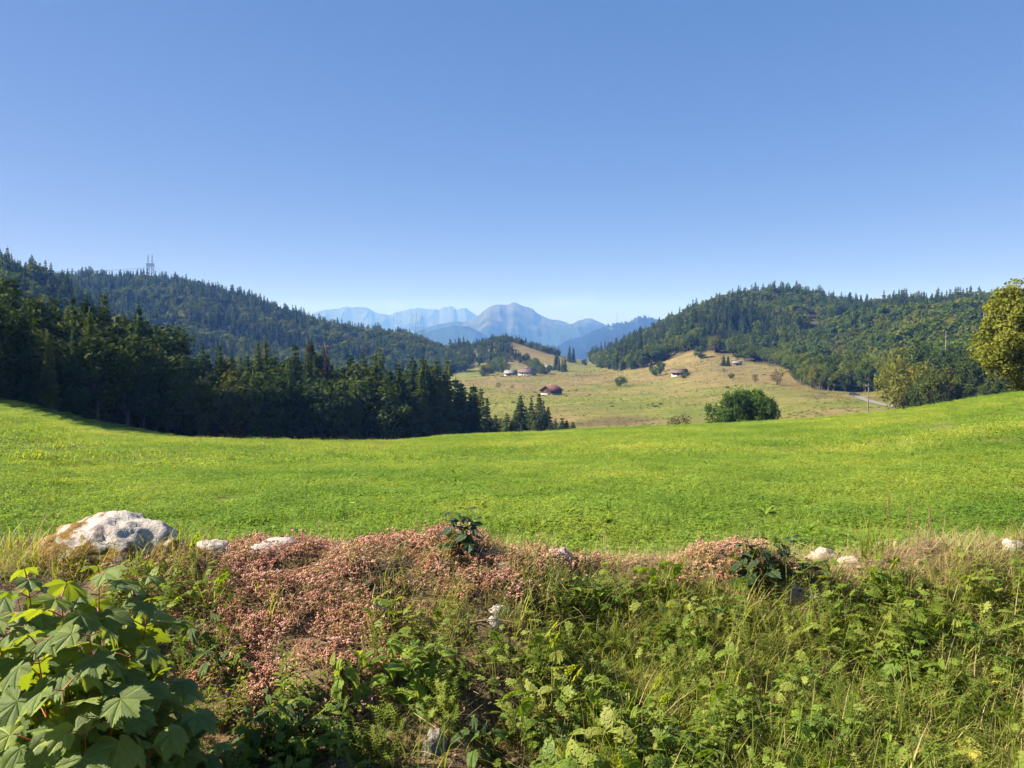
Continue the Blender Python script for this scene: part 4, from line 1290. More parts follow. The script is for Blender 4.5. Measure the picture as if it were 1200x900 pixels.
class Leafy(MB):
    def blade(s, p, d, L, wd, bend, m=0, seg=3, up=Vector((0, 0, 1))):
        """a grass blade: starts along d and bends over by bend (radians)"""
        p = Vector(p); d = Vector(d).normalized()
        side = d.cross(up)
        if side.length < 1e-3: side = Vector((1, 0, 0))
        side.normalize()
        hz_ = Vector((d.x, d.y, 0))
        hz_ = hz_.normalized() if hz_.length > 1e-3 else Vector((1, 0, 0))
        V = []; q = p.copy(); dd = d.copy()
        for i in range(seg + 1):
            f = i / seg
            ww = wd * (1 - f) ** 0.7 * (0.6 + 0.8 * min(f * 3, 1) * 0.5)
            if i == seg:
                V.append(q)
            else:
                V += [q - side * ww / 2, q + side * ww / 2]
            dd = (dd + hz_ * (bend / seg) - Vector((0, 0, bend / seg * (0.3 + f)))).normalized()
            q = q + dd * (L / seg)
        F = []
        for i in range(seg - 1):
            F += [(2 * i, 2 * i + 1, 2 * i + 3), (2 * i, 2 * i + 3, 2 * i + 2)]
        F.append((2 * seg - 2, 2 * seg - 1, 2 * seg))
        s.add([tuple(v) for v in V], F, m)

    def leaf(s, p, d, nrm, L, wd, droop=0.2, m=0):
        p = Vector(p); d = Vector(d).normalized(); n = Vector(nrm)
        side = d.cross(n)
        if side.length < 1e-3: side = d.orthogonal()
        side.normalize(); n = side.cross(d).normalized()
        V = [p, p + d * L * .3 + side * wd * .42 + n * wd * .12, p + d * L * .3 - side * wd * .42 + n * wd * .12, p + d * L * .34 - n * wd * 0.02,
             p + d * L * .62 + side * wd * .4 - n * L * droop * .3 + n * wd * .1, p + d * L * .62 - side * wd * .4 - n * L * droop * .3 + n * wd * .1, p + d * L * .66 - n * L * droop * .36, p + d * L - n * L * droop]
        s.add([tuple(v) for v in V], [(0, 3, 1), (0, 2, 3), (1, 3, 6), (1, 6, 4), (2, 6, 3), (2, 5, 6), (4, 6, 7), (6, 5, 7)], m)

    def bead(s, p, r, m=0):
        x, y, z = p
        s.add([(x + r, y, z), (x - r, y, z), (x, y + r, z), (x, y - r, z), (x, y, z + r), (x, y, z - r * .6)],
              [(0, 2, 4), (2, 1, 4), (1, 3, 4), (3, 0, 4), (2, 0, 5), (1, 2, 5), (3, 1, 5), (0, 3, 5)], m)


def rdir(g, tilt):
    a = g.uniform(0, 6.283); q = abs(g.gauss(0, tilt))
    return Vector((math.cos(a) * math.sin(q), math.sin(a) * math.sin(q), math.cos(q)))


def meadow_patch(seed, size, nbl, ncl, hgt, wd, clw):
    g = random.Random(seed); lb = Leafy()
    for i in range(nbl):
        p = (g.uniform(-size, size) / 2, g.uniform(-size, size) / 2, -0.01)
        lb.blade(p, rdir(g, 0.5), hgt * g.uniform(0.5, 1.3), wd * g.uniform(0.7, 1.4), g.uniform(0.3, 1.2), 0, 2)
    for i in range(ncl):
        x, y = g.uniform(-size, size) / 2, g.uniform(-size, size) / 2
        z = hgt * g.uniform(0.35, 0.85); a0 = g.uniform(0, 6.28)
        n = rdir(g, 0.35)
        for k in range(3):
            a = a0 + k * 2.09
            d = Vector((math.cos(a), math.sin(a), -0.15))
            sd_ = d.cross(n).normalized()
            L = clw * g.uniform(0.8, 1.2)
            p = Vector((x, y, z))
            lb.add([tuple(p), tuple(p + d * L * .6 + sd_ * L * .42), tuple(p + d * L), tuple(p + d * L * .6 - sd_ * L * .42)], [(0, 1, 2, 3)], 1)
    return lb.mesh('meadow_patch', [M['grass'], M['clover']])


def front_uv(x, y, z):
    return project(x, y, z)


def rand_sector(n, r0, r1, a0, a1):
    r = np.sqrt(rng.uniform(r0 * r0, r1 * r1, n)); a = rng.uniform(a0, a1, n)
    return r * np.sin(a), r * np.cos(a)


def put(name, x, y, z, scl, nproto, protos, label, cat, tilt=0.08, first=0):
    n = len(x)
    return scatter(name, np.stack([x, y, z], 1), np.stack([rng.normal(0, tilt, n), rng.normal(0, tilt, n), rng.uniform(0, 6.28, n)], 1), scl,
                   first + rng.integers(0, nproto, n), protos, label, cat)


A0, A1 = R(-41), R(41)
pn = [meadow_patch(s, 0.5, 230, 110, 0.075, 0.006, 0.020) for s in (1, 2, 3, 4)]
x, y = rand_sector(4200, 4.6, 20, A0, A1)
k = y > 4.55
x, y = x[k], y[k]
z = np.maximum(ground(x, y), np.where(y < 5.2, bank_z(x, y), -9))
put('meadow_grass', x, y, z, rng.uniform(0.75, 1.35, len(x)), 4, pn, 'short lush green grass and clover of the near meadow', 'grass')
pf = [meadow_patch(s, 1.6, 420, 150, 0.10, 0.016, 0.045) for s in (5, 6, 7)]
x, y = rand_sector(9000, 18, 115, A0, A1)
u = 600 + FPX * x / y; r = np.hypot(x, y)
k = (r < np.where(u < 450, edge_r(LEDGE, u) + 3, 108)) & (rng.uniform(0, 1, len(x)) < np.interp(r, [18, 60, 115], [1, 0.9, 0.55]))
x, y = x[k], y[k]
put('meadow_grass', x, y, ground(x, y), rng.uniform(0.8, 1.3, len(x)), 3, pf, 'even green grass of the far meadow up to its brow', 'grass', tilt=0.03)
# darker broad-leaved tufts and seed stalks that break the evenness of the meadow


def dock_tuft(seed):
    g = random.Random(seed); lb = Leafy()
    for i in range(14):
        a = g.uniform(0, 6.28); q = g.uniform(0.3, 1.2)
        d = Vector((math.cos(a) * math.cos(q), math.sin(a) * math.cos(q), math.sin(q)))
        lb.leaf((0, 0, 0.0), d, (0, 0, 1), g.uniform(0.08, 0.15), g.uniform(0.03, 0.055), 0.4)
    return lb.mesh('dock_tuft', [M['clover']])


def stalk_tuft(seed):
    g = random.Random(seed); lb = Leafy()
    for i in range(4):
        d = rdir(g, 0.2); L = g.uniform(0.16, 0.32)
        p = Vector((g.uniform(-.1, .1), g.uniform(-.1, .1), 0))
        lb.tube([p, p + d * L], [0.002, 0.001], 3, 0)
        for q in range(5):
            lb.bead(p + d * (L * (0.8 + 0.05 * q)), 0.006, 0)
    return lb.mesh('stalk_tuft', [M['seed']])


def flower_tuft(seed):
    g = random.Random(seed); lb = Leafy()
    L = g.uniform(0.09, 0.15)
    lb.tube([(0, 0, 0), (0.01, 0, L)], 0.002, 3, 0)
    for k_ in range(8):
        a = k_ * 0.785
        lb.add([(0.01, 0, L), (0.01 + .018 * math.cos(a - .3), .018 * math.sin(a - .3), L + .004), (0.01 + .018 * math.cos(a + .3), .018 * math.sin(a + .3), L + .004)], [(0, 1, 2)], 1)
    return lb.mesh('flower_tuft', [M['grass'], M['yellow']])


x, y = rand_sector(2600, 5.2, 70, A0, A1)
keep = vnoise(x / 2.5, y / 2.5, 19) > 0.52
put('meadow_herbs', x[keep], y[keep], ground(x[keep], y[keep]), rng.uniform(0.6, 1.3, keep.sum()), 3, [dock_tuft(s) for s in (1, 2, 3)], 'scattered darker broad leaved herbs in the meadow', 'herbs')
x, y = rand_sector(1100, 18, 70, A0, R(-8))
put('seed_stalks', x, y, ground(x, y), rng.uniform(0.7, 1.4, len(x)), 3, [stalk_tuft(s) for s in (1, 2, 3)], 'thin brown seed stalks standing above the meadow grass', 'grass stalks')
x, y = rand_sector(650, 7, 70, A0, R(4))
put('meadow_flowers', x, y, ground(x, y), rng.uniform(0.8, 1.5, len(x)), 3, [flower_tuft(s) for s in (1, 2, 3)], 'tiny yellow flowers sprinkled over the meadow', 'flowers')

# ------------------------------------------------------------------ stones
def stone_mat(name, base, pit, moss, moss_amt, pink=(0.5, 0.42, 0.38)):
    m, t, b, out = new_mat(name)
    n1 = noise_tex(t, 3.2, 6, 0.65); n2 = noise_tex(t, 14, 6, 0.7); n3 = noise_tex(t, 1.6, 4, 0.6); n4 = noise_tex(t, 60, 4, 0.7)
    c = ramp(t, n1, [(0.34, pit), (0.44, pink), (0.56, base), (0.8, tuple(min(1, q * 1.15) for q in base))])
    c = mixc(t, 0.8, c, ramp(t, n2, [(0.3, (0.45, 0.46, 0.5)), (0.46, (0.95, 0.95, 0.95)), (0.7, (1.1, 1.1, 1.08))]), 'MULTIPLY')
    tc = nd(t, 'ShaderNodeTexCoord'); sx = nd(t, 'ShaderNodeSeparateXYZ'); t.links.new(tc.outputs['Object'], sx.inputs[0])
    low = math_n(t, 'SUBTRACT', math_n(t, 'ADD', math_n(t, 'MULTIPLY', n3, 1.6), moss_amt), math_n(t, 'ADD', math_n(t, 'MULTIPLY', sx.outputs[2], 1.3), math_n(t, 'MULTIPLY', sx.outputs[0], 0.9)))
    mk = ramp(t, math_n(t, 'ADD', low, math_n(t, 'MULTIPLY', math_n(t, 'SUBTRACT', n2, 0.5), 1.2)), [(0.62, (0, 0, 0)), (0.74, (1, 1, 1))])
    mc = ramp(t, n4, [(0.3, tuple(q * 0.45 for q in moss)), (0.6, moss)])
    c = mixc(t, mk, c, mc)
    t.links.new(c, b.inputs['Base Color']); b.inputs['Roughness'].default_value = 0.9
    b.inputs['Specular IOR Level'].default_value = 0.2
    bp = nd(t, 'ShaderNodeBump'); bp.inputs['Strength'].default_value = 0.8; bp.inputs['Distance'].default_value = 0.02
    hsum = math_n(t, 'ADD', n2, math_n(t, 'MULTIPLY', n4, 0.5))
    t.links.new(hsum, bp.inputs['Height']); t.links.new(bp.outputs[0], b.inputs['Normal'])
    return m


M['stone_moss'] = stone_mat('mossy_limestone', (0.33, 0.315, 0.29), (0.065, 0.065, 0.07), (0.20, 0.115, 0.03), 0.16)
M['stone_pale'] = stone_mat('pale_limestone', (0.26, 0.25, 0.235), (0.055, 0.055, 0.06), (0.20, 0.13, 0.05), -0.55)
M['stone_pink'] = stone_mat('pinkish_limestone', (0.27, 0.22, 0.185), (0.10, 0.075, 0.06), (0.22, 0.15, 0.06), -0.45)
M['stone_shade'] = stone_mat('shade_toned_wall_stone', (0.20, 0.195, 0.19), (0.06, 0.06, 0.065), (0.12, 0.085, 0.03), -0.2, (0.2, 0.17, 0.15))  # pale wall stone with shade darkened into its colour
M['stone_brown'] = stone_mat('brown_mossy_stone', (0.30, 0.26, 0.22), (0.10, 0.085, 0.07), (0.15, 0.09, 0.03), 0.2)


def ico(sub):
    import bmesh
    bm = bmesh.new(); bmesh.ops.create_icosphere(bm, subdivisions=sub, radius=1)
    V = np.array([v.co[:] for v in bm.verts]); F = np.array([[v.index for v in f.verts] for f in bm.faces]); bm.free()
    return V, F


def rock(x, y, z, sx, sy, sz, mat, label, seed, sub=4, rz=0.0, rugged=0.22, lump=0.55, flat=0.0, name='stone', skew=0.0):
    V, F = ico(sub)
    W = V.copy()
    for i, v in enumerate(V):
        p = Vector(v)
        d = mnoise.fractal(p * 1.1 + Vector((seed, 0, 0)), 0.7, 2.1, 6) * rugged * 1.3 + mnoise.fractal(p * 4.5 + Vector((seed, 3, 0)), 0.6, 2.1, 4) * rugged * 0.35
        cell = mnoise.cell_vector(p * 1.7 + Vector((0, seed, 0)))
        vo = mnoise.voronoi(p * 1.9 + Vector((seed * 3.1, 0, 0)))[0]
        d += (min(vo[1] - vo[0], 0.35) * 0.30 - 0.08) * lump
        d -= 0.06 * min(1.0, lump * 1.4) * max(0.0, 1 - (vo[1] - vo[0]) / 0.09)
        d -= max(0, 0.30 - vo[0] * 0.9) * rugged * 0.6
        W[i] = v * (1 + d)
    W[:, 0] += skew * W[:, 2]
    W[:, 2] = np.where(W[:, 2] > 0, W[:, 2] * (1 - flat * np.clip(W[:, 2], 0, 1) * 0.4), W[:, 2])
    me = mesh_np(name, W * np.array([sx, sy, sz]), F, mat, smooth=True)
    return tag(link(name, me, loc=(x, y, z), rot=(0, 0, rz)), label, 'stone')


def rock_at(u, v, wpx, hpx, mat, label, seed, depth=None, **k):
    """v is where the stone meets the bank"""
    x, y, z = bank_hit(u, v)
    s = y / FPX
    return rock(x, y + 0.25 * wpx * s, z - 0.14 * hpx * s, wpx * s / 2.1, (depth or wpx * s * 0.7) / 2 if depth is None else depth / 2, hpx * s * 0.72, mat, label, seed, **k)


x, y, z = -2.06, 4.05, 0.0
BOUL = rock(-2.22, 4.0, 0.335, 0.45, 0.33, 0.32, M['stone_moss'], 'large rounded white boulder with ochre moss on the bank', 3.3, sub=5, rugged=0.14, lump=0.2, name='boulder', skew=0.10)
BOUL['category'] = 'boulder'
rock_at(192, 655, 50, 30, M['stone_brown'], 'dark mossy stone leaning against the foot of the large white boulder', 5.2)
rock_at(246, 648, 52, 26, M['stone_pale'], 'low grey stone between the boulder and the reddish stonecrop', 6.1, flat=0.6)
rock_at(318, 648, 84, 26, M['stone_pale'], 'flat grey stone slab under the reddish stonecrop cushion', 7.4, flat=0.6)
rock_at(268, 664, 13, 8, M['stone_pale'], 'small white stone lying in the red stonecrop by the grey slab', 8.8, sub=3)
rock_at(443, 724, 26, 30, M['stone_pale'], 'upright bluish white stone at the broken edge of the bank', 9.3, rugged=0.3)
rock_at(585, 722, 30, 20, M['stone_pale'], 'pale grey stone in the dark hollow below the straw', 10.1)
rock_at(578, 734, 20, 16, M['stone_pale'], 'smaller lumpy grey stone just below the pale one in the hollow', 11.6, sub=3)
rock_at(657, 660, 40, 22, M['stone_pale'], 'jagged bright white stone on the crest among brown moss', 12.4, rugged=0.4)
rock_at(586, 668, 20, 12, M['stone_pale'], 'small grey stone half buried in stonecrop on the crest', 13.5, sub=3)
rock_at(514, 665, 26, 8, M['stone_pale'], 'thin flat pale stone in the stonecrop behind the nettle', 14.2, sub=3, flat=0.5)
rock_at(585, 680, 14, 8, M['stone_pink'], 'tiny cream stone in the stonecrop above the dry stalk', 15.7, sub=3)
rock_at(645, 684, 30, 9, M['stone_pink'], 'flat cream stone on the bank below the jagged white stone', 16.3, sub=3, flat=0.5)
rock_at(968, 660, 44, 22, M['stone_pink'], 'pinkish rounded stone beside the dark bramble on the crest', 17.9)
rock_at(1000, 662, 36, 12, M['stone_pink'], 'low pinkish stone next to the rounded one behind dry grass', 18.4, flat=0.4)
rock_at(935, 702, 50, 18, M['stone_pink'], 'cream stone below the bramble, half hidden by dry grass', 19.2)
rock_at(960, 706, 18, 12, M['stone_pink'], 'small cream stone at the end of the half hidden one', 20.5, sub=3)
rock_at(1194, 648, 34, 24, M['stone_pink'], 'reddish grey stone on the crest at the end of the dry grass', 21.3)
rock_at(508, 884, 34, 40, M['stone_shade'], 'tall pale wall stone coloured as if in shade below the broad leaved weed', 22.8, rugged=0.25)
rock_at(588, 878, 62, 36, M['stone_brown'], 'brown moss covered stone at the shaded foot of the bank', 23.6, rugged=0.12)
rock_at(430, 880, 40, 26, M['stone_brown'], 'dark stone buried in dead stems at the foot of the bank', 24.4, sub=3)

# ------------------------------------------------------------------ ground cover on the bank
def sedum_clump(seed, mat):
    g = random.Random(seed); lb = Leafy()
    for i in range(15):
        x, y = g.gauss(0, 0.026), g.gauss(0, 0.026)
        h = g.uniform(0.012, 0.045)
        tx, ty = x * 1.3, y * 1.3
        lb.tube([(x, y, -0.01), (tx, ty, h)], [0.0018, 0.0012], 3, 1)
        for q in range(5):
            f = g.uniform(0.1, 0.8)
            lb.bead((x + (tx - x) * f + g.uniform(-.004, .004), y + (ty - y) * f + g.uniform(-.004, .004), h * f), 0.003, 1)
        for q in range(7):
            a = g.uniform(0, 6.28); rr = 0.009 * math.sqrt(g.random())
            lb.bead((tx + rr * math.cos(a), ty + rr * math.sin(a), h + g.uniform(-0.003, 0.003)), g.uniform(0.0028, 0.0046), 0)
    return lb.mesh('stonecrop', [mat, M['sedum_stem']])


def moss_clump(seed):
    g = random.Random(seed); lb = Leafy()
    for i in range(60):
        a = g.uniform(0, 6.28); rr = 0.035 * math.sqrt(g.random())
        p = (rr * math.cos(a), rr * math.sin(a), 0.012 * (1 - (rr / 0.035) ** 2))
        lb.blade(p, rdir(g, 0.5), g.uniform(0.008, 0.018), 0.004, 0.5, 0, 2)
    return lb.mesh('moss', [M['moss']])


def grass_tuft(seed, n, h, wd, spread, bend, mats, mdry=0.2, base=0.03):
    g = random.Random(seed); lb = Leafy()
    for i in range(n):
        p = (g.gauss(0, base), g.gauss(0, base), -0.02)
        L = h * g.uniform(0.45, 1.15)
        lb.blade(p, rdir(g, spread), L, wd * g.uniform(0.6, 1.3), g.uniform(bend * 0.3, bend * 1.3), 1 if g.random() < mdry else 0, 4)
    return lb.mesh('grass_tuft', mats)


def bedstraw(seed):
    """thin stems with whorls of small narrow leaves"""
    g = random.Random(seed); lb = Leafy()
    for i in range(7):
        d = rdir(g, 0.55); L = g.uniform(0.10, 0.24); p = Vector((g.gauss(0, .03), g.gauss(0, .03), -0.01))
        pts = [p + d * L * f - Vector((0, 0, 0.25 * L * f * f)) for f in (0, .33, .66, 1)]
        lb.tube(pts, 0.0014, 3, 0)
        n = int(L / 0.016)
        for k_ in range(n):
            f = (k_ + 1) / n
            c = p + d * L * f - Vector((0, 0, 0.25 * L * f * f))
            a0 = g.uniform(0, 6.28)
            for q in range(5):
                a = a0 + q * 1.256
                dd = Vector((math.cos(a), math.sin(a), 0.35))
                lb.blade(c, dd, g.uniform(0.014, 0.026) * (1.1 - 0.4 * f), 0.0055, 0.4, 0, 2)
    return lb.mesh('bedstraw', [M['herb']])


def cutleaf(seed):
    """divided leaves on stalks, like cranesbill or buttercup"""
    g = random.Random(seed); lb = Leafy()
    for i in range(9):
        d = rdir(g, 0.6); L = g.uniform(0.08, 0.22); p = Vector((g.gauss(0, .02), g.gauss(0, .02), -0.01))
        e_ = p + d * L
        lb.tube([p, p + d * L * .6, e_], 0.0015, 3, 0)
        n = rdir(g, 0.5); a0 = g.uniform(0, 6.28)
        ax = n.orthogonal().normalized(); ay = n.cross(ax)
        S = g.uniform(0.025, 0.045)
        for q in range(5):
            a = a0 + (q - 2) * 0.62
            dd = ax * math.cos(a) + ay * math.sin(a)
            lb.leaf(e_, dd, n, S * (1 - 0.1 * abs(q - 2)), S * 0.42, 0.25)
            for sg in (-1, 1):
                lb.leaf(e_ + dd * S * .5, dd + (ay * math.cos(a) - ax * math.sin(a)) * sg * 0.7, n, S * .45, S * .2, 0.25)
    return lb.mesh('cutleaf_herb', [M['herb']])


def ovalherb(seed):
    """upright stems with opposite pairs of toothed oval leaves"""
    g = random.Random(seed); lb = Leafy()
    for i in range(4):
        d = rdir(g, 0.4); L = g.uniform(0.10, 0.22); p = Vector((g.gauss(0, .03), g.gauss(0, .03), -0.01))
        lb.tube([p, p + d * L], [0.0022, 0.0012], 3, 0)
        n = max(3, int(L / 0.03))
        for k_ in range(n):
            f = (k_ + 1) / n; a0 = k_ * 1.57 + g.uniform(-.3, .3)
            for sg in (0, 3.1416):
                dd = Vector((math.cos(a0 + sg), math.sin(a0 + sg), g.uniform(-0.1, 0.5)))
                S = g.uniform(0.03, 0.055) * (1.15 - 0.6 * f)
                lb.leaf(p + d * L * f, dd, (0, 0, 1), S, S * .5, 0.35)
    return lb.mesh('oval_leaf_herb', [M['herb']])


def bank_points(n, dens):
    n = int(n * 1.45)
    x = rng.uniform(-4.9, 4.9, n); y = rng.uniform(1.8, 4.75, n)
    z = bank_z(x, y)
    u, v = project(x, y, z)
    k = (rng.uniform(0, 1, n) < dens(u, v, x, y)) & (u > -500) & (u < 1700)
    return x[k], y[k], z[k]


def win(u, a, b, s=25):
    return sstep(a - s, a + s, u) * (1 - sstep(b - s, b + s, u))


def patch_noise(x, y, f, seed, lo, hi):
    return sstep(lo, hi, vnoise(x * f, y * f, seed))


# the pink and brown stonecrop carpet
def d_sedum(u, v, x, y):
    d = win(u, 215, 640, 30) * win(v, 600, 705, 15) + win(u, 230, 470, 25) * win(v, 690, 835, 20) * 1.6 + win(u, 620, 900, 30) * win(v, 620, 690, 12) * 0.65
    d += win(u, 90, 230, 20) * win(v, 640, 672, 10) * 0.5
    return d * (0.10 + 0.35 * win(v, 700, 850, 20) + 0.90 * patch_noise(x, y, 3.5, 51, 0.32, 0.62))


x, y, z = bank_points(12000, d_sedum)
ps = [sedum_clump(s, M['sedum']) for s in (1, 2, 3)] + [sedum_clump(4, M['sedum_rose']), sedum_clump(6, M['sedum_rose']), sedum_clump(5, M['sedum_brown'])]
put('stonecrop', x, y, z, rng.uniform(0.45, 1.2, len(x)), 6, ps, 'carpet of pinkish brown stonecrop over the crest of the bank', 'stonecrop', tilt=0.2)
x, y, z = bank_points(2600, lambda u, v, x, y: (win(u, 60, 330, 25) * win(v, 630, 690, 12) + win(u, 600, 760, 25) * win(v, 630, 690, 12) + 0.25 * win(u, 250, 620) * win(v, 630, 760)) * patch_noise(x, y, 4, 53, 0.4, 0.6))
put('moss', x, y, z, rng.uniform(0.8, 1.6, len(x)), 3, [moss_clump(s) for s in (1, 2, 3)], 'ochre and olive moss cushions between the stones', 'moss', tilt=0.2)
# moss and stonecrop growing on the left flank of the boulder
bv = np.array([v.co[:] for v in BOUL.data.vertices]); bn = np.array([v.normal[:] for v in BOUL.data.vertices])
kk = (bv[:, 0] < -0.02 + 0.12 * rng.normal(size=len(bv))) & (bv[:, 1] < 0.12) & (bv[:, 2] < 0.10 - 0.35 * bv[:, 0] * 0.4 + 0.06 * rng.normal(size=len(bv))) & (bv[:, 2] > -0.2)
kk &= fbm(bv[:, 0] * 7, bv[:, 2] * 7, 3, 71) > -0.05
ii = np.where(kk)[0]; ii = rng.permutation(ii)[:260]
Pm = bv[ii] + np.array(BOUL.location)
rot = np.array([Vector(nn).to_track_quat('Z', 'Y').to_euler()[:] for nn in bn[ii]])
scatter('moss', Pm, rot, rng.uniform(0.7, 1.3, len(ii)), rng.integers(0, 4, len(ii)), [moss_clump(s) for s in (11, 12, 13)] + [sedum_clump(9, M['sedum'])], 'golden brown moss growing over the shaded flank of the white boulder', 'moss')

# dry straw and dead grass
gs = [grass_tuft(s, 34, 0.22, 0.0028, 0.75, 1.2, [M['straw'], M['grass_tall']], 0.12, 0.05) for s in (1, 2, 3)]
x, y, z = bank_points(5200, lambda u, v, x, y: win(u, 880, 1900, 40) * win(v, 610, 705, 18) * 0.7 + win(u, 600, 900, 30) * win(v, 640, 700, 15) * 0.45 + 0.22 * win(u, 220, 620) * win(v, 610, 720) + 0.22 * win(u, 200, 1900) * win(v, 640, 900) + win(u, -600, 240, 30) * win(v, 610, 680, 15) * 0.5 + 0.12 * win(u, 420, 640) * win(v, 680, 860))
put('dry_grass', x, y, z, rng.uniform(0.4, 0.95, len(x)), 3, gs, 'dry straw coloured grass matted over the bank', 'dry grass', tilt=0.25)
# green grass
gg = [grass_tuft(s, 34, 0.24, 0.0048, 0.5, 1.25, [M['grass_tall'], M['straw']], 0.15, 0.045) for s in (11, 12, 13, 14)]
x, y, z = bank_points(9500, lambda u, v, x, y: win(u, 640, 1900, 40) * win(v, 690, 1100, 25) * 0.8 * (0.4 + 0.6 * patch_noise(x, y, 2.2, 55, 0.3, 0.6)) + win(u, 470, 650, 30) * win(v, 660, 760, 20) * 0.16 + 0.03 * win(u, 230, 480) * win(v, 650, 800) + win(u, 1040, 1900, 40) * win(v, 640, 700, 20) * 0.14 + win(u, -600, 230, 30) * win(v, 600, 680, 20) * 0.4 + win(u, -600, -30, 30) * win(v, 660, 1100, 20) * 0.5)
put('bank_grass', x, y, z, rng.uniform(0.5, 1.15, len(x)), 4, gg, 'long green grass arching over the slope of the bank', 'grass', tilt=0.15)
gl = [grass_tuft(s, 26, 0.38, 0.0075, 0.38, 1.0, [M['grass_tall'], M['straw']], 0.12, 0.05) for s in (31, 32, 33)]
x, y, z = bank_points(1100, lambda u, v, x, y: win(u, 640, 1900, 40) * win(v, 740, 1100, 25) * 0.55 * patch_noise(x, y, 2.0, 75, 0.45, 0.6))
put('long_grass', x, y, z, rng.uniform(0.55, 1.05, len(x)), 3, gl, 'long bright grass blades standing in tufts on the lower bank', 'grass', tilt=0.15)
# litter: dead leaf scraps and broken straw on the bare soil
def litter(seed):
    g = random.Random(seed); lb = Leafy()
    for i in range(26):
        a = g.uniform(0, 6.28); p = (g.gauss(0, .05), g.gauss(0, .05), g.uniform(0, .012))
        lb.blade(p, (math.cos(a), math.sin(a), g.uniform(-0.1, 0.35)), g.uniform(0.03, 0.12), g.uniform(0.0015, 0.003), 0.2, 0, 2)
    for i in range(7):
        a = g.uniform(0, 6.28); S = g.uniform(0.012, 0.03)
        lb.leaf((g.gauss(0, .05), g.gauss(0, .05), 0.006), (math.cos(a), math.sin(a), g.uniform(-.2, .3)), (g.gauss(0, .3), g.gauss(0, .3), 1), S, S * .6, 0.3, 1)
    return lb.mesh('litter', [M['straw'], M['seed']])


x, y, z = bank_points(3600, lambda u, v, x, y: 0.7 * win(u, 180, 1900) * win(v, 615, 1000))
put('leaf_litter', x, y, z, rng.uniform(0.6, 1.3, len(x)), 3, [litter(s) for s in (1, 2, 3)], 'dead leaf scraps, and broken straw strewn over the bank', 'litter', tilt=0.3)
# herbs
hb = [bedstraw(s) for s in (1, 2, 3)] + [cutleaf(s) for s in (4, 5, 6)] + [ovalherb(s) for s in (7, 8, 9)]
x, y, z = bank_points(6500, lambda u, v, x, y: win(u, 620, 1900, 40) * win(v, 690, 1100, 20) * 0.36 + win(u, -600, -30, 30) * win(v, 670, 1100, 20) * 0.4 + win(u, 440, 650, 30) * win(v, 750, 850, 25) * 0.5 + win(u, 200, 480, 30) * win(v, 830, 1100, 25) * 0.4 + win(u, 120, 250, 20) * win(v, 690, 800, 15) * 0.4 + win(u, 300, 480, 20) * win(v, 680, 760, 20) * 0.05)
n = len(x)
pick = np.where(vnoise(x * 2.4, y * 2.4, 57) + rng.normal(0, 0.15, n) > 0.5, rng.integers(0, 3, n), np.where(rng.uniform(0, 1, n) < 0.75, 3 + rng.integers(0, 3, n), 6 + rng.integers(0, 3, n)))
scatter('bank_herbs', np.stack([x, y, z], 1), np.stack([rng.normal(0, 0.2, n), rng.normal(0, 0.2, n), rng.uniform(0, 6.28, n)], 1), rng.uniform(0.7, 1.35, n), pick, hb, 'dense green herbs with small leaves covering the slope of the bank', 'herbs')

# ------------------------------------------------------------------ single plants with every leaf a piece of its own
def big_leaf_mat(name, top, under, tcol, transl=0.32, rough=0.5, spec=0.3, vein=(1.35, 1.35, 1.1)):
    m, t, b, out = new_mat(name)
    oi = nd(t, 'ShaderNodeObjectInfo')
    geo = nd(t, 'ShaderNodeNewGeometry')
    c = mixc(t, geo.outputs['Backfacing'], top, under)
    k = ramp(t, oi.outputs['Random'], [(0.0, (0.72, 0.76, 0.7)), (0.7, (1.15, 1.12, 1.0)), (1.0, (1.6, 1.4, 0.9))])
    c = mixc(t, 1.0, c, k, 'MULTIPLY')
    n1 = noise_tex(t, 5, 4, 0.6); n2 = noise_tex(t, 26, 4, 0.6)
    c = mixc(t, 1.0, c, ramp(t, n1, [(0.3, (0.7, 0.75, 0.72)), (0.55, (1.0, 1.0, 1.0)), (0.72, (1.35, 1.2, 1.1))]), 'MULTIPLY')
    c = mixc(t, ramp(t, n2, [(0.66, (0, 0, 0)), (0.74, (0.55,) * 3)]), c, (0.12, 0.075, 0.03))
    va = nd(t, 'ShaderNodeVertexColor', layer_name='rib')
    rib = math_n(t, 'POWER', va.outputs['Color'], 9.0)
    c = mixc(t, math_n(t, 'MULTIPLY', rib, 0.8), c, mixc(t, 1.0, c, vein, 'MULTIPLY'))
    t.links.new(c, b.inputs['Base Color'])
    b.inputs['Roughness'].default_value = rough
    b.inputs['Specular IOR Level'].default_value = spec
    bp = nd(t, 'ShaderNodeBump'); bp.inputs['Strength'].default_value = 0.5; bp.inputs['Distance'].default_value = 0.01
    t.links.new(math_n(t, 'SUBTRACT', n2, math_n(t, 'MULTIPLY', rib, 1.2)), bp.inputs['Height']); t.links.new(bp.outputs[0], b.inputs['Normal'])
    tr = nd(t, 'ShaderNodeBsdfTranslucent')
    t.links.new(mixc(t, 1.0, k, tcol, 'MULTIPLY'), tr.inputs['Color'])
    ms = nd(t, 'ShaderNodeMixShader'); ms.inputs[0].default_value = transl
    t.links.new(b.outputs[0], ms.inputs[1]); t.links.new(tr.outputs[0], ms.inputs[2]); t.links.new(ms.outputs[0], out.inputs['Surface'])
    return m


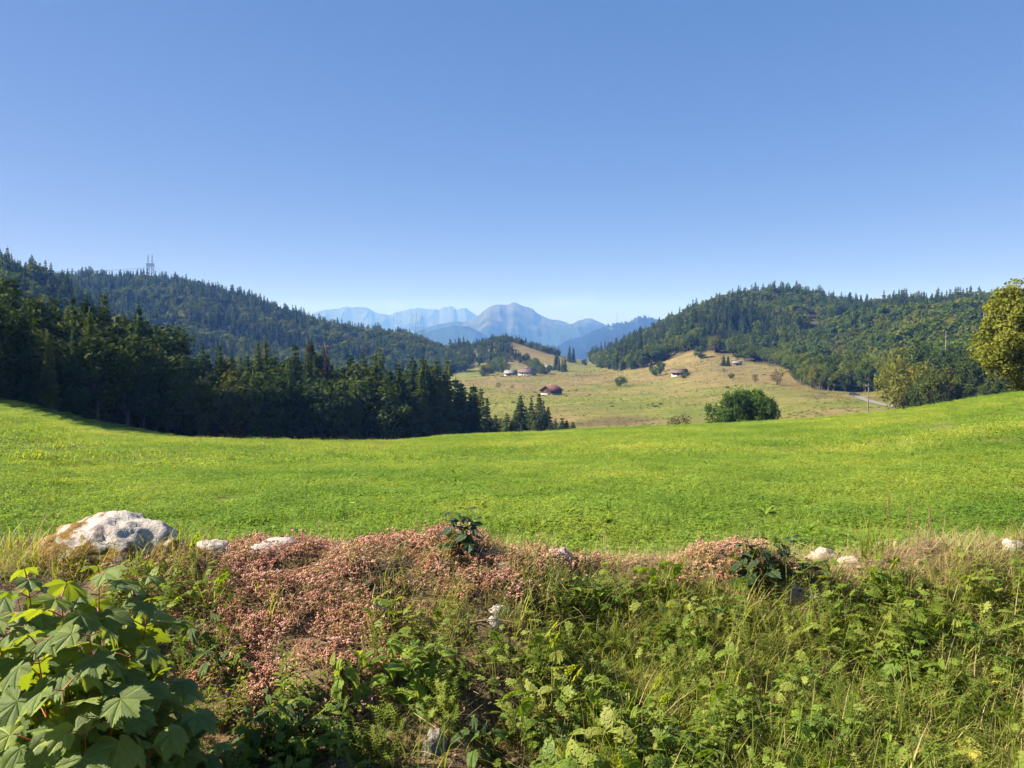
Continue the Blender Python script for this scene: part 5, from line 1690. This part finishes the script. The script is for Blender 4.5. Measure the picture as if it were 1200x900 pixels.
M['maple'] = big_leaf_mat('maple_leaf', (0.118, 0.172, 0.042), (0.13, 0.175, 0.065), (0.33, 0.42, 0.02))
M['nettle'] = big_leaf_mat('nettle_leaf', (0.055, 0.105, 0.026), (0.08, 0.12, 0.05), (0.24, 0.32, 0.02))
M['bramble'] = big_leaf_mat('bramble_leaf', (0.028, 0.055, 0.020), (0.07, 0.09, 0.055), (0.12, 0.17, 0.02), 0.2, 0.35)
M['weed'] = big_leaf_mat('weed_leaf', (0.125, 0.205, 0.030), (0.15, 0.20, 0.06), (0.34, 0.42, 0.03), 0.36)
M['weed_yellow'] = big_leaf_mat('yellowing_leaf', (0.27, 0.28, 0.07), (0.26, 0.25, 0.09), (0.45, 0.42, 0.05), 0.32)
M['petiole'] = plain_mat('red_stalk', (0.30, 0.085, 0.04), 0.5, 0.2, 20)
M['stem'] = plain_mat('green_stalk', (0.13, 0.16, 0.05), 0.6, 0.2, 20)
M['stem_brown'] = plain_mat('brown_stalk', (0.22, 0.12, 0.065), 0.7, 0.25, 20)


def leaf_mesh(name, lobes, mat, seed, droop=0.18, teeth=0.05, n_per=7, cup=0.10, wave=0.03):
    """lobes: list of (angle from the tip in degrees, radius, is_tip) round one half; mirrored"""
    g = random.Random(seed)
    full = [(-a, r, tp) for a, r, tp in reversed(lobes) if a != 0] + lobes
    A = []; Rr = []; rib = []
    for (a0, r0, t0), (a1, r1, t1) in zip(full, full[1:]):
        for k in range(n_per):
            f = k / n_per
            e = f if not t0 else f ** 0.8
            rr = r0 + (r1 - r0) * e
            if 0 < k: rr *= 1 + (teeth if k % 2 else -teeth) + g.uniform(-teeth, teeth) * 0.4
            A.append(a0 + (a1 - a0) * f); Rr.append(rr)
            rib.append(max((1 - f) if t0 else 0, f if t1 else 0))
    A.append(full[-1][0]); Rr.append(full[-1][1]); rib.append(1 if full[-1][2] else 0)
    A = np.radians(A); Rr = np.array(Rr); rib = np.array(rib)
    n = len(A)
    V = [(0, 0, 0)]; C = [1.0]
    ph = g.uniform(0, 6.28)
    for q in (0.35, 0.7, 1.0):
        x = np.sin(A) * Rr * q; y = np.cos(A) * Rr * q
        z = -droop * (q * Rr) ** 2 * (0.6 + 0.4 * np.cos(A)) + cup * (1 - rib) * Rr * q - cup * 0.3 * rib * q + wave * q * np.sin(A * 5 + ph) - 0.25 * droop * np.abs(x)
        V += list(zip(x, y, z)); C += list(rib)
    F = []
    for i in range(n - 1):
        F.append((0, 1 + i + 1, 1 + i))
        for k in range(2):
            a = 1 + k * n + i
            F += [(a, a + 1, a + n + 1), (a, a + n + 1, a + n)]
    me = mesh_np(name, np.array(V), np.array(F), mat, smooth=True)
    at2 = me.color_attributes.new('rib', 'FLOAT_COLOR', 'POINT')
    at2.data.foreach_set('color', np.repeat(np.array(C, np.float32)[:, None], 4, 1).ravel())
    return me


MAPLE = [(0, 1.0, True), (25, 0.72, False), (46, 0.93, True), (74, 0.62, False), (98, 0.72, True), (132, 0.46, False), (165, 0.24, False)]
OVAL = [(0, 1.0, True), (16, 0.86, False), (34, 0.60, False), (62, 0.40, False), (100, 0.27, False), (150, 0.12, False)]
NARROW = [(0, 1.0, True), (9, 0.86, False), (20, 0.60, False), (42, 0.36, False), (80, 0.22, False), (150, 0.09, False)]
ROUND = [(0, 0.95, True), (25, 0.95, False), (55, 0.80, False), (90, 0.62, False), (130, 0.50, False), (160, 0.34, False)]
L = {
    'maple': [leaf_mesh('leaf', MAPLE, M['maple'], s, 0.15 + 0.10 * s, 0.06, 8, 0.12, 0.03) for s in range(5)],
    'nettle': [leaf_mesh('leaf', NARROW, M['nettle'], s, 0.35, 0.09, 6, 0.10, 0.02) for s in range(3)],
    'bramble': [leaf_mesh('leaf', OVAL, M['bramble'], s, 0.25, 0.06, 6, 0.12, 0.03) for s in range(3)],
    'weed': [leaf_mesh('leaf', OVAL, M['weed'], s, 0.3, 0.03, 5, 0.14, 0.04) for s in range(3)],
    'lobed': [leaf_mesh('leaf', MAPLE, M['weed_yellow'], s + 9, 0.3, 0.09, 6, 0.12, 0.05) for s in range(3)],
    'lobed_green': [leaf_mesh('leaf', MAPLE, M['weed'], s + 19, 0.3, 0.09, 6, 0.12, 0.05) for s in range(3)],
    'round': [leaf_mesh('leaf', ROUND, M['weed'], s + 29, 0.2, 0.03, 5, 0.10, 0.04) for s in range(2)],
}


def leafy_plant(name, label, cat, base, stems, kind, size, gap, stem_mat, pet=0.4, pitch=(0.1, 0.8), alt=False, first=0.15, group=None, g=None, topsmall=0.55):
    """stems: list of (dx, dy, height, lean_x, lean_y) from the base; leaves in pairs along each stem"""
    g = g or random
    e = bpy.data.objects.new(name, None); col.objects.link(e); e.location = base
    tag(e, label, cat, group)
    for dx, dy, H, lx, ly in stems:
        z0 = float(bank_z(base[0] + dx, base[1] + dy)) - base[2] - 0.03
        P = lambda f: Vector((dx + lx * f * f, dy + ly * f * f, z0 + (H - z0) * f))
        mb = MB(); r0 = 0.0022 + 0.004 * H
        mb.tube([P(f) for f in (0, .25, .5, .75, 1)], [r0, r0 * .85, r0 * .7, r0 * .5, r0 * .3], 5)
        n = max(2, int((H - z0) * (1 - first) / gap))
        a0 = g.uniform(0, 6.28)
        pieces = []
        for k in range(n + 1):
            f = first + (1 - first) * k / n
            a0 += 1.57 + g.uniform(-0.35, 0.35)
            for sg in ((0,) if alt else (0, math.pi)):
                a = a0 + sg + g.uniform(-0.25, 0.25)
                S = size * g.uniform(0.75, 1.2) * (1 - topsmall * f ** 3)
                pt = g.uniform(*pitch) - 0.25 * (f > 0.9)
                d = Vector((math.cos(a), math.sin(a), 0))
                p0 = P(f)
                up = g.uniform(0.1, 0.6)
                p1 = p0 + (d + Vector((0, 0, up))).normalized() * S * pet
                mb.tube([p0, (p0 + p1) / 2 + Vector((0, 0, S * pet * 0.08)), p1], [r0 * .45, r0 * .38, r0 * .34], 4)
                yv = (d * math.cos(pt) - Vector((0, 0, math.sin(pt)))).normalized()
                xv = Vector((0, 0, 1)).cross(yv)
                xv = (-xv).normalized() if xv.length > 1e-3 else Vector((1, 0, 0))
                zv = xv.cross(yv).normalized()
                rl = g.uniform(-0.45, 0.45)
                xv, zv = xv * math.cos(rl) + zv * math.sin(rl), zv * math.cos(rl) - xv * math.sin(rl)
                mtx = Matrix((xv, yv, zv)).transposed().to_4x4()
                pieces.append((p1, mtx, S))
        mb.build('stem', stem_mat, e, True)
        for p1, mtx, S in pieces:
            o = link('leaf', g.choice(L[kind]), e)
            o.matrix_basis = Matrix.Translation(p1) @ mtx @ Matrix.Scale(S, 4)
    return e


gm_ = random.Random(5)
# the sycamore sapling on the left: many shoots rising from one root
stems = []
for px_, vt, yy in [(22, 668, 2.45), (62, 690, 2.25), (108, 664, 2.42), (150, 668, 2.6), (165, 700, 2.5), (95, 735, 2.1), (30, 745, 2.1), (140, 760, 2.2), (185, 790, 2.35), (60, 800, 2.0), (120, 815, 2.0), (205, 830, 2.3), (10, 690, 2.6), (170, 850, 2.1), (-20, 720, 2.3), (230, 870, 2.3), (85, 850, 1.95), (20, 860, 1.95)]:
    x = (px_ - 600) / FPX * yy
    zt = EYE + math.hypot(x, yy) * float(slope(px_, vt + 12)[1])
    stems.append((x, yy, zt))
bx0, by0 = -1.42, 2.42
bz0 = float(bank_z(bx0, by0))
ST = []
for x, yy, zt in stems:
    H = zt - bz0
    ST.append(((x - bx0) * 0.72, (yy - by0) * 0.72, H, (x - bx0) * 0.28, (yy - by0) * 0.28))
leafy_plant('sycamore_sapling', 'large leaved maple sapling with red stalks growing below the white boulder', 'sapling', (bx0, by0, bz0), ST, 'maple', 0.116, 0.062, M['petiole'], pet=0.75, pitch=(0.0, 0.95), first=0.22, g=gm_, topsmall=0.35)


def plant_px(name, label, cat, u, v, hpx, wpx, ns, kind, size_px, gap_px, stem_mat, **k):
    x, y, z = bank_hit(u, v)
    s = y / FPX
    st = []
    for i in range(ns):
        f = (i + 0.5) / ns - 0.5
        st.append((f * wpx * 0.6 * s + random.uniform(-3, 3) * s, random.uniform(-0.06, 0.06), hpx * s * random.uniform(0.75, 1.05), f * wpx * 0.5 * s, random.uniform(-0.05, 0.03)))
    return leafy_plant(name, label, cat, (x, y, z), st, kind, size_px * s, gap_px * s, stem_mat, **k)


N_, W_ = 'nettle', 'weed'
plant_px('nettle', 'dark green nettle sprout alone on the stonecrop crest', 'nettle', 543, 648, 52, 34, 4, 'bramble', 17, 9, M['stem'], pitch=(-0.3, 0.6))
plant_px('bramble', 'dark leaved bramble sprawling over the crest beside the pinkish stone', 'bramble', 893, 676, 50, 80, 7, 'bramble', 18, 10, M['stem_brown'], pitch=(-0.2, 0.9))
plant_px('bramble', 'small dark bramble shoot in front of the rounded pinkish stone', 'bramble', 948, 690, 36, 36, 3, 'bramble', 16, 9, M['stem_brown'], pitch=(-0.1, 0.9))
plant_px('broad_leaved_weed', 'bright green broad leaved weed at the edge of the dark hollow', 'weed', 484, 806, 62, 84, 7, W_, 26, 13, M['stem'], pitch=(-0.5, 0.7))
plant_px('nettle', 'drooping light green nettle hanging over the stonecrop edge', 'nettle', 412, 806, 46, 24, 2, W_, 30, 12, M['stem'], pitch=(0.6, 1.3))
plant_px('small_sprout', 'small round leaved sprout just above the upright bluish stone', 'sprout', 430, 700, 24, 26, 3, 'bramble', 13, 8, M['stem'], pitch=(-0.2, 0.6))
plant_px('small_sprout', 'single green sprout in the stonecrop near the grey slab', 'sprout', 325, 704, 30, 12, 1, N_, 16, 8, M['stem'], pitch=(0.2, 1.0))
plant_px('small_sprout', 'feathery green sprout on the meadow side of the stonecrop', 'sprout', 441, 650, 22, 12, 1, N_, 11, 6, M['stem'], pitch=(-0.3, 0.6))
plant_px('nettle', 'upright pale nettle at the foot of the bank beside the brown stone', 'nettle', 562, 905, 56, 22, 2, N_, 30, 14, M['stem'], pitch=(0.1, 0.8))
for u, v, lab in [(262, 800, 'dark nettle at the shaded edge of the sapling leaves'), (300, 870, 'low dark nettle beside the lowest sapling shoot'), (352, 880, 'dark nettle between the sapling and the dead stems'),
                  (335, 850, 'shaded nettle under the hanging stonecrop'), (395, 870, 'dark nettle next to the buried dark stone'), (238, 765, 'leafy nettle beside the tall sapling top')]:
    plant_px('nettle', lab, 'nettle', u, v, 46, 46, 4, N_, 25, 12, M['stem'], pitch=(0.0, 0.9))
plant_px('leafy_weed', 'bright green leafy weed clump below the flat cream stone', 'weed', 692, 722, 44, 70, 8, W_, 15, 8, M['stem'], pitch=(-0.5, 0.6))
plant_px('leafy_weed', 'bright green leafy weed clump below the stonecrop end', 'weed', 838, 738, 38, 70, 8, W_, 15, 8, M['stem'], pitch=(-0.5, 0.6))
plant_px('leafy_weed', 'lush green weed clump below the half hidden cream stone', 'weed', 790, 760, 36, 60, 7, W_, 15, 8, M['stem'], pitch=(-0.5, 0.6))
plant_px('leafy_weed', 'green weed with narrow leaves below the two pinkish stones', 'weed', 1012, 716, 30, 60, 6, N_, 17, 9, M['stem'], pitch=(-0.4, 0.7))
plant_px('cranesbill', 'pale green cranesbill with lobed leaves in the grass', 'weed', 932, 806, 30, 70, 6, 'lobed_green', 14, 11, M['stem'], pet=1.2, pitch=(-0.3, 0.6))
plant_px('cranesbill', 'yellow green cranesbill with lobed leaves above the round leaf', 'weed', 1052, 790, 34, 70, 6, 'lobed_green', 15, 12, M['stem'], pet=1.2, pitch=(-0.3, 0.6))
plant_px('cranesbill', 'yellowing lobed leaf plant at the foot of the bank', 'weed', 1104, 892, 30, 46, 3, 'lobed', 24, 14, M['stem'], pet=1.0, pitch=(-0.2, 0.6))
plant_px('cranesbill', 'light yellow green lobed plant among the long grass blades', 'weed', 1140, 815, 26, 60, 4, 'lobed', 15, 12, M['stem'], pet=1.2, pitch=(-0.3, 0.6))
plant_px('round_leaf_weed', 'weed with a single large round leaf below the cranesbill', 'weed', 1048, 888, 38, 26, 2, 'round', 22, 26, M['stem'], pet=1.0, pitch=(0.5, 1.2), alt=True)
plant_px('round_leaf_weed', 'round leaved weed in the grass above the lobed cranesbill', 'weed', 1045, 748, 22, 40, 3, 'round', 13, 12, M['stem'], pet=1.0, pitch=(-0.2, 0.7), alt=True)
for u, v, kd, lab in [(650, 875, N_, 'narrow leaved weed at the foot of the grassy slope by the brown stone'), (700, 850, W_, 'oval leaved weed low on the grassy slope'), (880, 860, 'lobed_green', 'lobed green weed low on the slope beside a brown twig'),
                      (960, 880, 'lobed_green', 'lobed green weed at the foot of the slope'), (760, 890, N_, 'narrow leaved weed at the foot of the slope under a folded blade'), (830, 900, N_, 'narrow leaved weed at the foot of the slope between grass tufts')]:
    plant_px('leafy_weed', lab, 'weed', u, v, 44, 70, 6, kd, 17, 10, M['stem'], pitch=(-0.4, 0.7))


def tuft_px(label, u, v, hpx, n, spread, bend, wd, mats, base_px=10, mdry=0.1, cat='grass'):
    x, y, z = bank_hit(u, v); s = y / FPX
    g = random.Random(int(u * 7 + v)); lb = Leafy()
    for i in range(n):
        lb.blade((g.gauss(0, base_px * s), g.gauss(0, base_px * s), -0.02), rdir(g, spread), hpx * s * g.uniform(0.5, 1.15), wd * g.uniform(0.7, 1.3), g.uniform(bend * .3, bend * 1.2), 1 if g.random() < mdry else 0, 5)
    return tag(lb.build('grass_tuft', mats, loc=(x, y, z)), label, cat)


GT = [M['grass_tall'], M['straw']]
tuft_px('dark green tuft of tall grass behind the low pinkish stone', 1018, 650, 62, 60, 0.42, 0.9, 0.006, GT, 9)
tuft_px('few very long thin grass blades leaning above the dark green tuft', 1012, 650, 115, 7, 0.30, 0.6, 0.005, GT, 6)
tuft_px('bright yellow green grass tuft standing in the shaded hollow', 492, 900, 78, 34, 0.30, 0.5, 0.006, GT, 14)
tuft_px('slender upright grass tuft at the edge of the hollow', 530, 716, 56, 26, 0.14, 0.3, 0.0035, GT, 10, 0.3)
tuft_px('second slender grass tuft nearer the pale grey stone', 552, 722, 40, 20, 0.2, 0.4, 0.0035, GT, 8, 0.2)
tuft_px('broad bladed grass tuft low on the slope', 735, 870, 110, 40, 0.28, 0.5, 0.008, GT, 22)
tuft_px('tall yellowing grass tuft beside the orange tipped blade', 945, 900, 110, 16, 0.18, 0.4, 0.007, [M['grass_tall'], M['straw']], 10, 0.3)
tuft_px('dense dark grass tuft at the end of the dry grass crest', 1180, 720, 70, 60, 0.3, 0.8, 0.006, GT, 22)
tuft_px('long arching grass tuft above the foot of the slope', 1060, 860, 110, 44, 0.45, 1.1, 0.007, GT, 22)
tuft_px('bent grass tuft at the lower end of the slope', 1170, 860, 110, 60, 0.5, 1.2, 0.006, GT, 26, 0.25)
tuft_px('tall wispy grass tuft behind the white boulder', 18, 655, 85, 50, 0.4, 0.9, 0.004, GT, 26, 0.3)
tuft_px('dry wispy grass in front of the dark mossy stone', 205, 668, 44, 60, 0.4, 0.9, 0.003, [M['straw'], M['grass_tall']], 26, 0.2)
tuft_px('dry wispy grass at the foot of the white boulder', 150, 668, 36, 60, 0.5, 0.9, 0.003, [M['straw'], M['grass_tall']], 34, 0.3)

for u, v, hp, lab in [(1040, 648, 74, 'tallest reddish dry dock stalk beside the dark grass tuft'), (1064, 648, 56, 'middle reddish dry dock stalk on the crest'), (1088, 646, 52, 'reddish dry dock stalk at the end of the row on the crest'), (1074, 650, 42, 'shortest dry dock stalk on the crest')]:
    x, y, z = bank_hit(u, v); s = y / FPX; H = hp * s
    g = random.Random(u); lb = Leafy()
    lb.tube([(0, 0, -.02), (0.006, 0, H * .5), (-0.004, 0, H)], [0.0028, 0.002, 0.001], 5, 0)
    for q in range(46):
        f = g.uniform(0.5, 1.0); a = g.uniform(0, 6.28)
        lb.bead((0.012 * math.cos(a) * (1.2 - f), 0.012 * math.sin(a) * (1.2 - f), H * f), g.uniform(0.0025, 0.005), 1)
    tag(lb.build('dock_stalk', [M['stem_brown'], M['seed']], loc=(x, y, z)), lab, 'dry stalk', 'dry dock stalks on the crest')


def stick(pts, rad, mat, label):
    P = []
    for u, v, lift in pts:
        x, y, z = bank_hit(u, v); P.append(Vector((x, y, z + lift)))
    mb = MB(); o = P[0].copy()
    mb.tube([p - o for p in P], [rad * (1 - 0.5 * i / len(P)) for i in range(len(P))], 6)
    tag(mb.build('dry_stem', mat, loc=o), label, 'dry stem')


stick([(545, 738, .03), (580, 742, .06), (614, 750, .07), (628, 765, .06), (646, 790, .04)], 0.0035, M['straw'], 'long bent straw stem lying across the dark hollow')
stick([(400, 652, .02), (430, 653, .03), (470, 655, .02)], 0.004, M['stem_brown'], 'thin brown twig lying on the stonecrop crest')
stick([(900, 838, .08), (915, 846, .07), (930, 854, .05)], 0.006, M['stem_brown'], 'curled reddish brown dead leaf stalk in the grass')
stick([(1090, 820, .08), (1104, 836, .06), (1112, 846, .05)], 0.005, M['stem_brown'], 'short reddish dead stem in the grass beside the cranesbill')
stick([(440, 735, .0), (437, 712, .05), (440, 705, .075)], 0.004, M['sedum_stem'], 'single reddish stonecrop stalk beside the upright stone')
stick([(440, 860, .02), (470, 840, .05), (520, 870, .03)], 0.003, M['straw'], 'dead stem crossing the shaded foot of the bank')
stick([(660, 690, .05), (690, 675, .07), (735, 660, .05)], 0.0028, M['straw'], 'pale straw leaning over the crest beside the jagged stone')

# ------------------------------------------------------------------ haze: the air itself
m = bpy.data.materials.new('haze_air'); m.use_nodes = True
t = m.node_tree
t.nodes.clear()
out = nd(t, 'ShaderNodeOutputMaterial')
pv = nd(t, 'ShaderNodeVolumePrincipled')
pv.inputs['Color'].default_value = (0.14, 0.335, 1.0, 1)
pv.inputs['Density'].default_value = 1.4e-4
pv.inputs['Absorption Color'].default_value = (1, 1, 1, 1)
pv.inputs['Anisotropy'].default_value = 0.0
t.links.new(pv.outputs[0], out.inputs['Volume'])
mb = MB(); mb.box(-15800, 15800, -15800, 15800, float(Zg.min()) - 40, 760)
hz = mb.build('haze', m)
tag(hz, 'thin bluish summer haze filling the air of the valley', 'haze', kind='stuff')
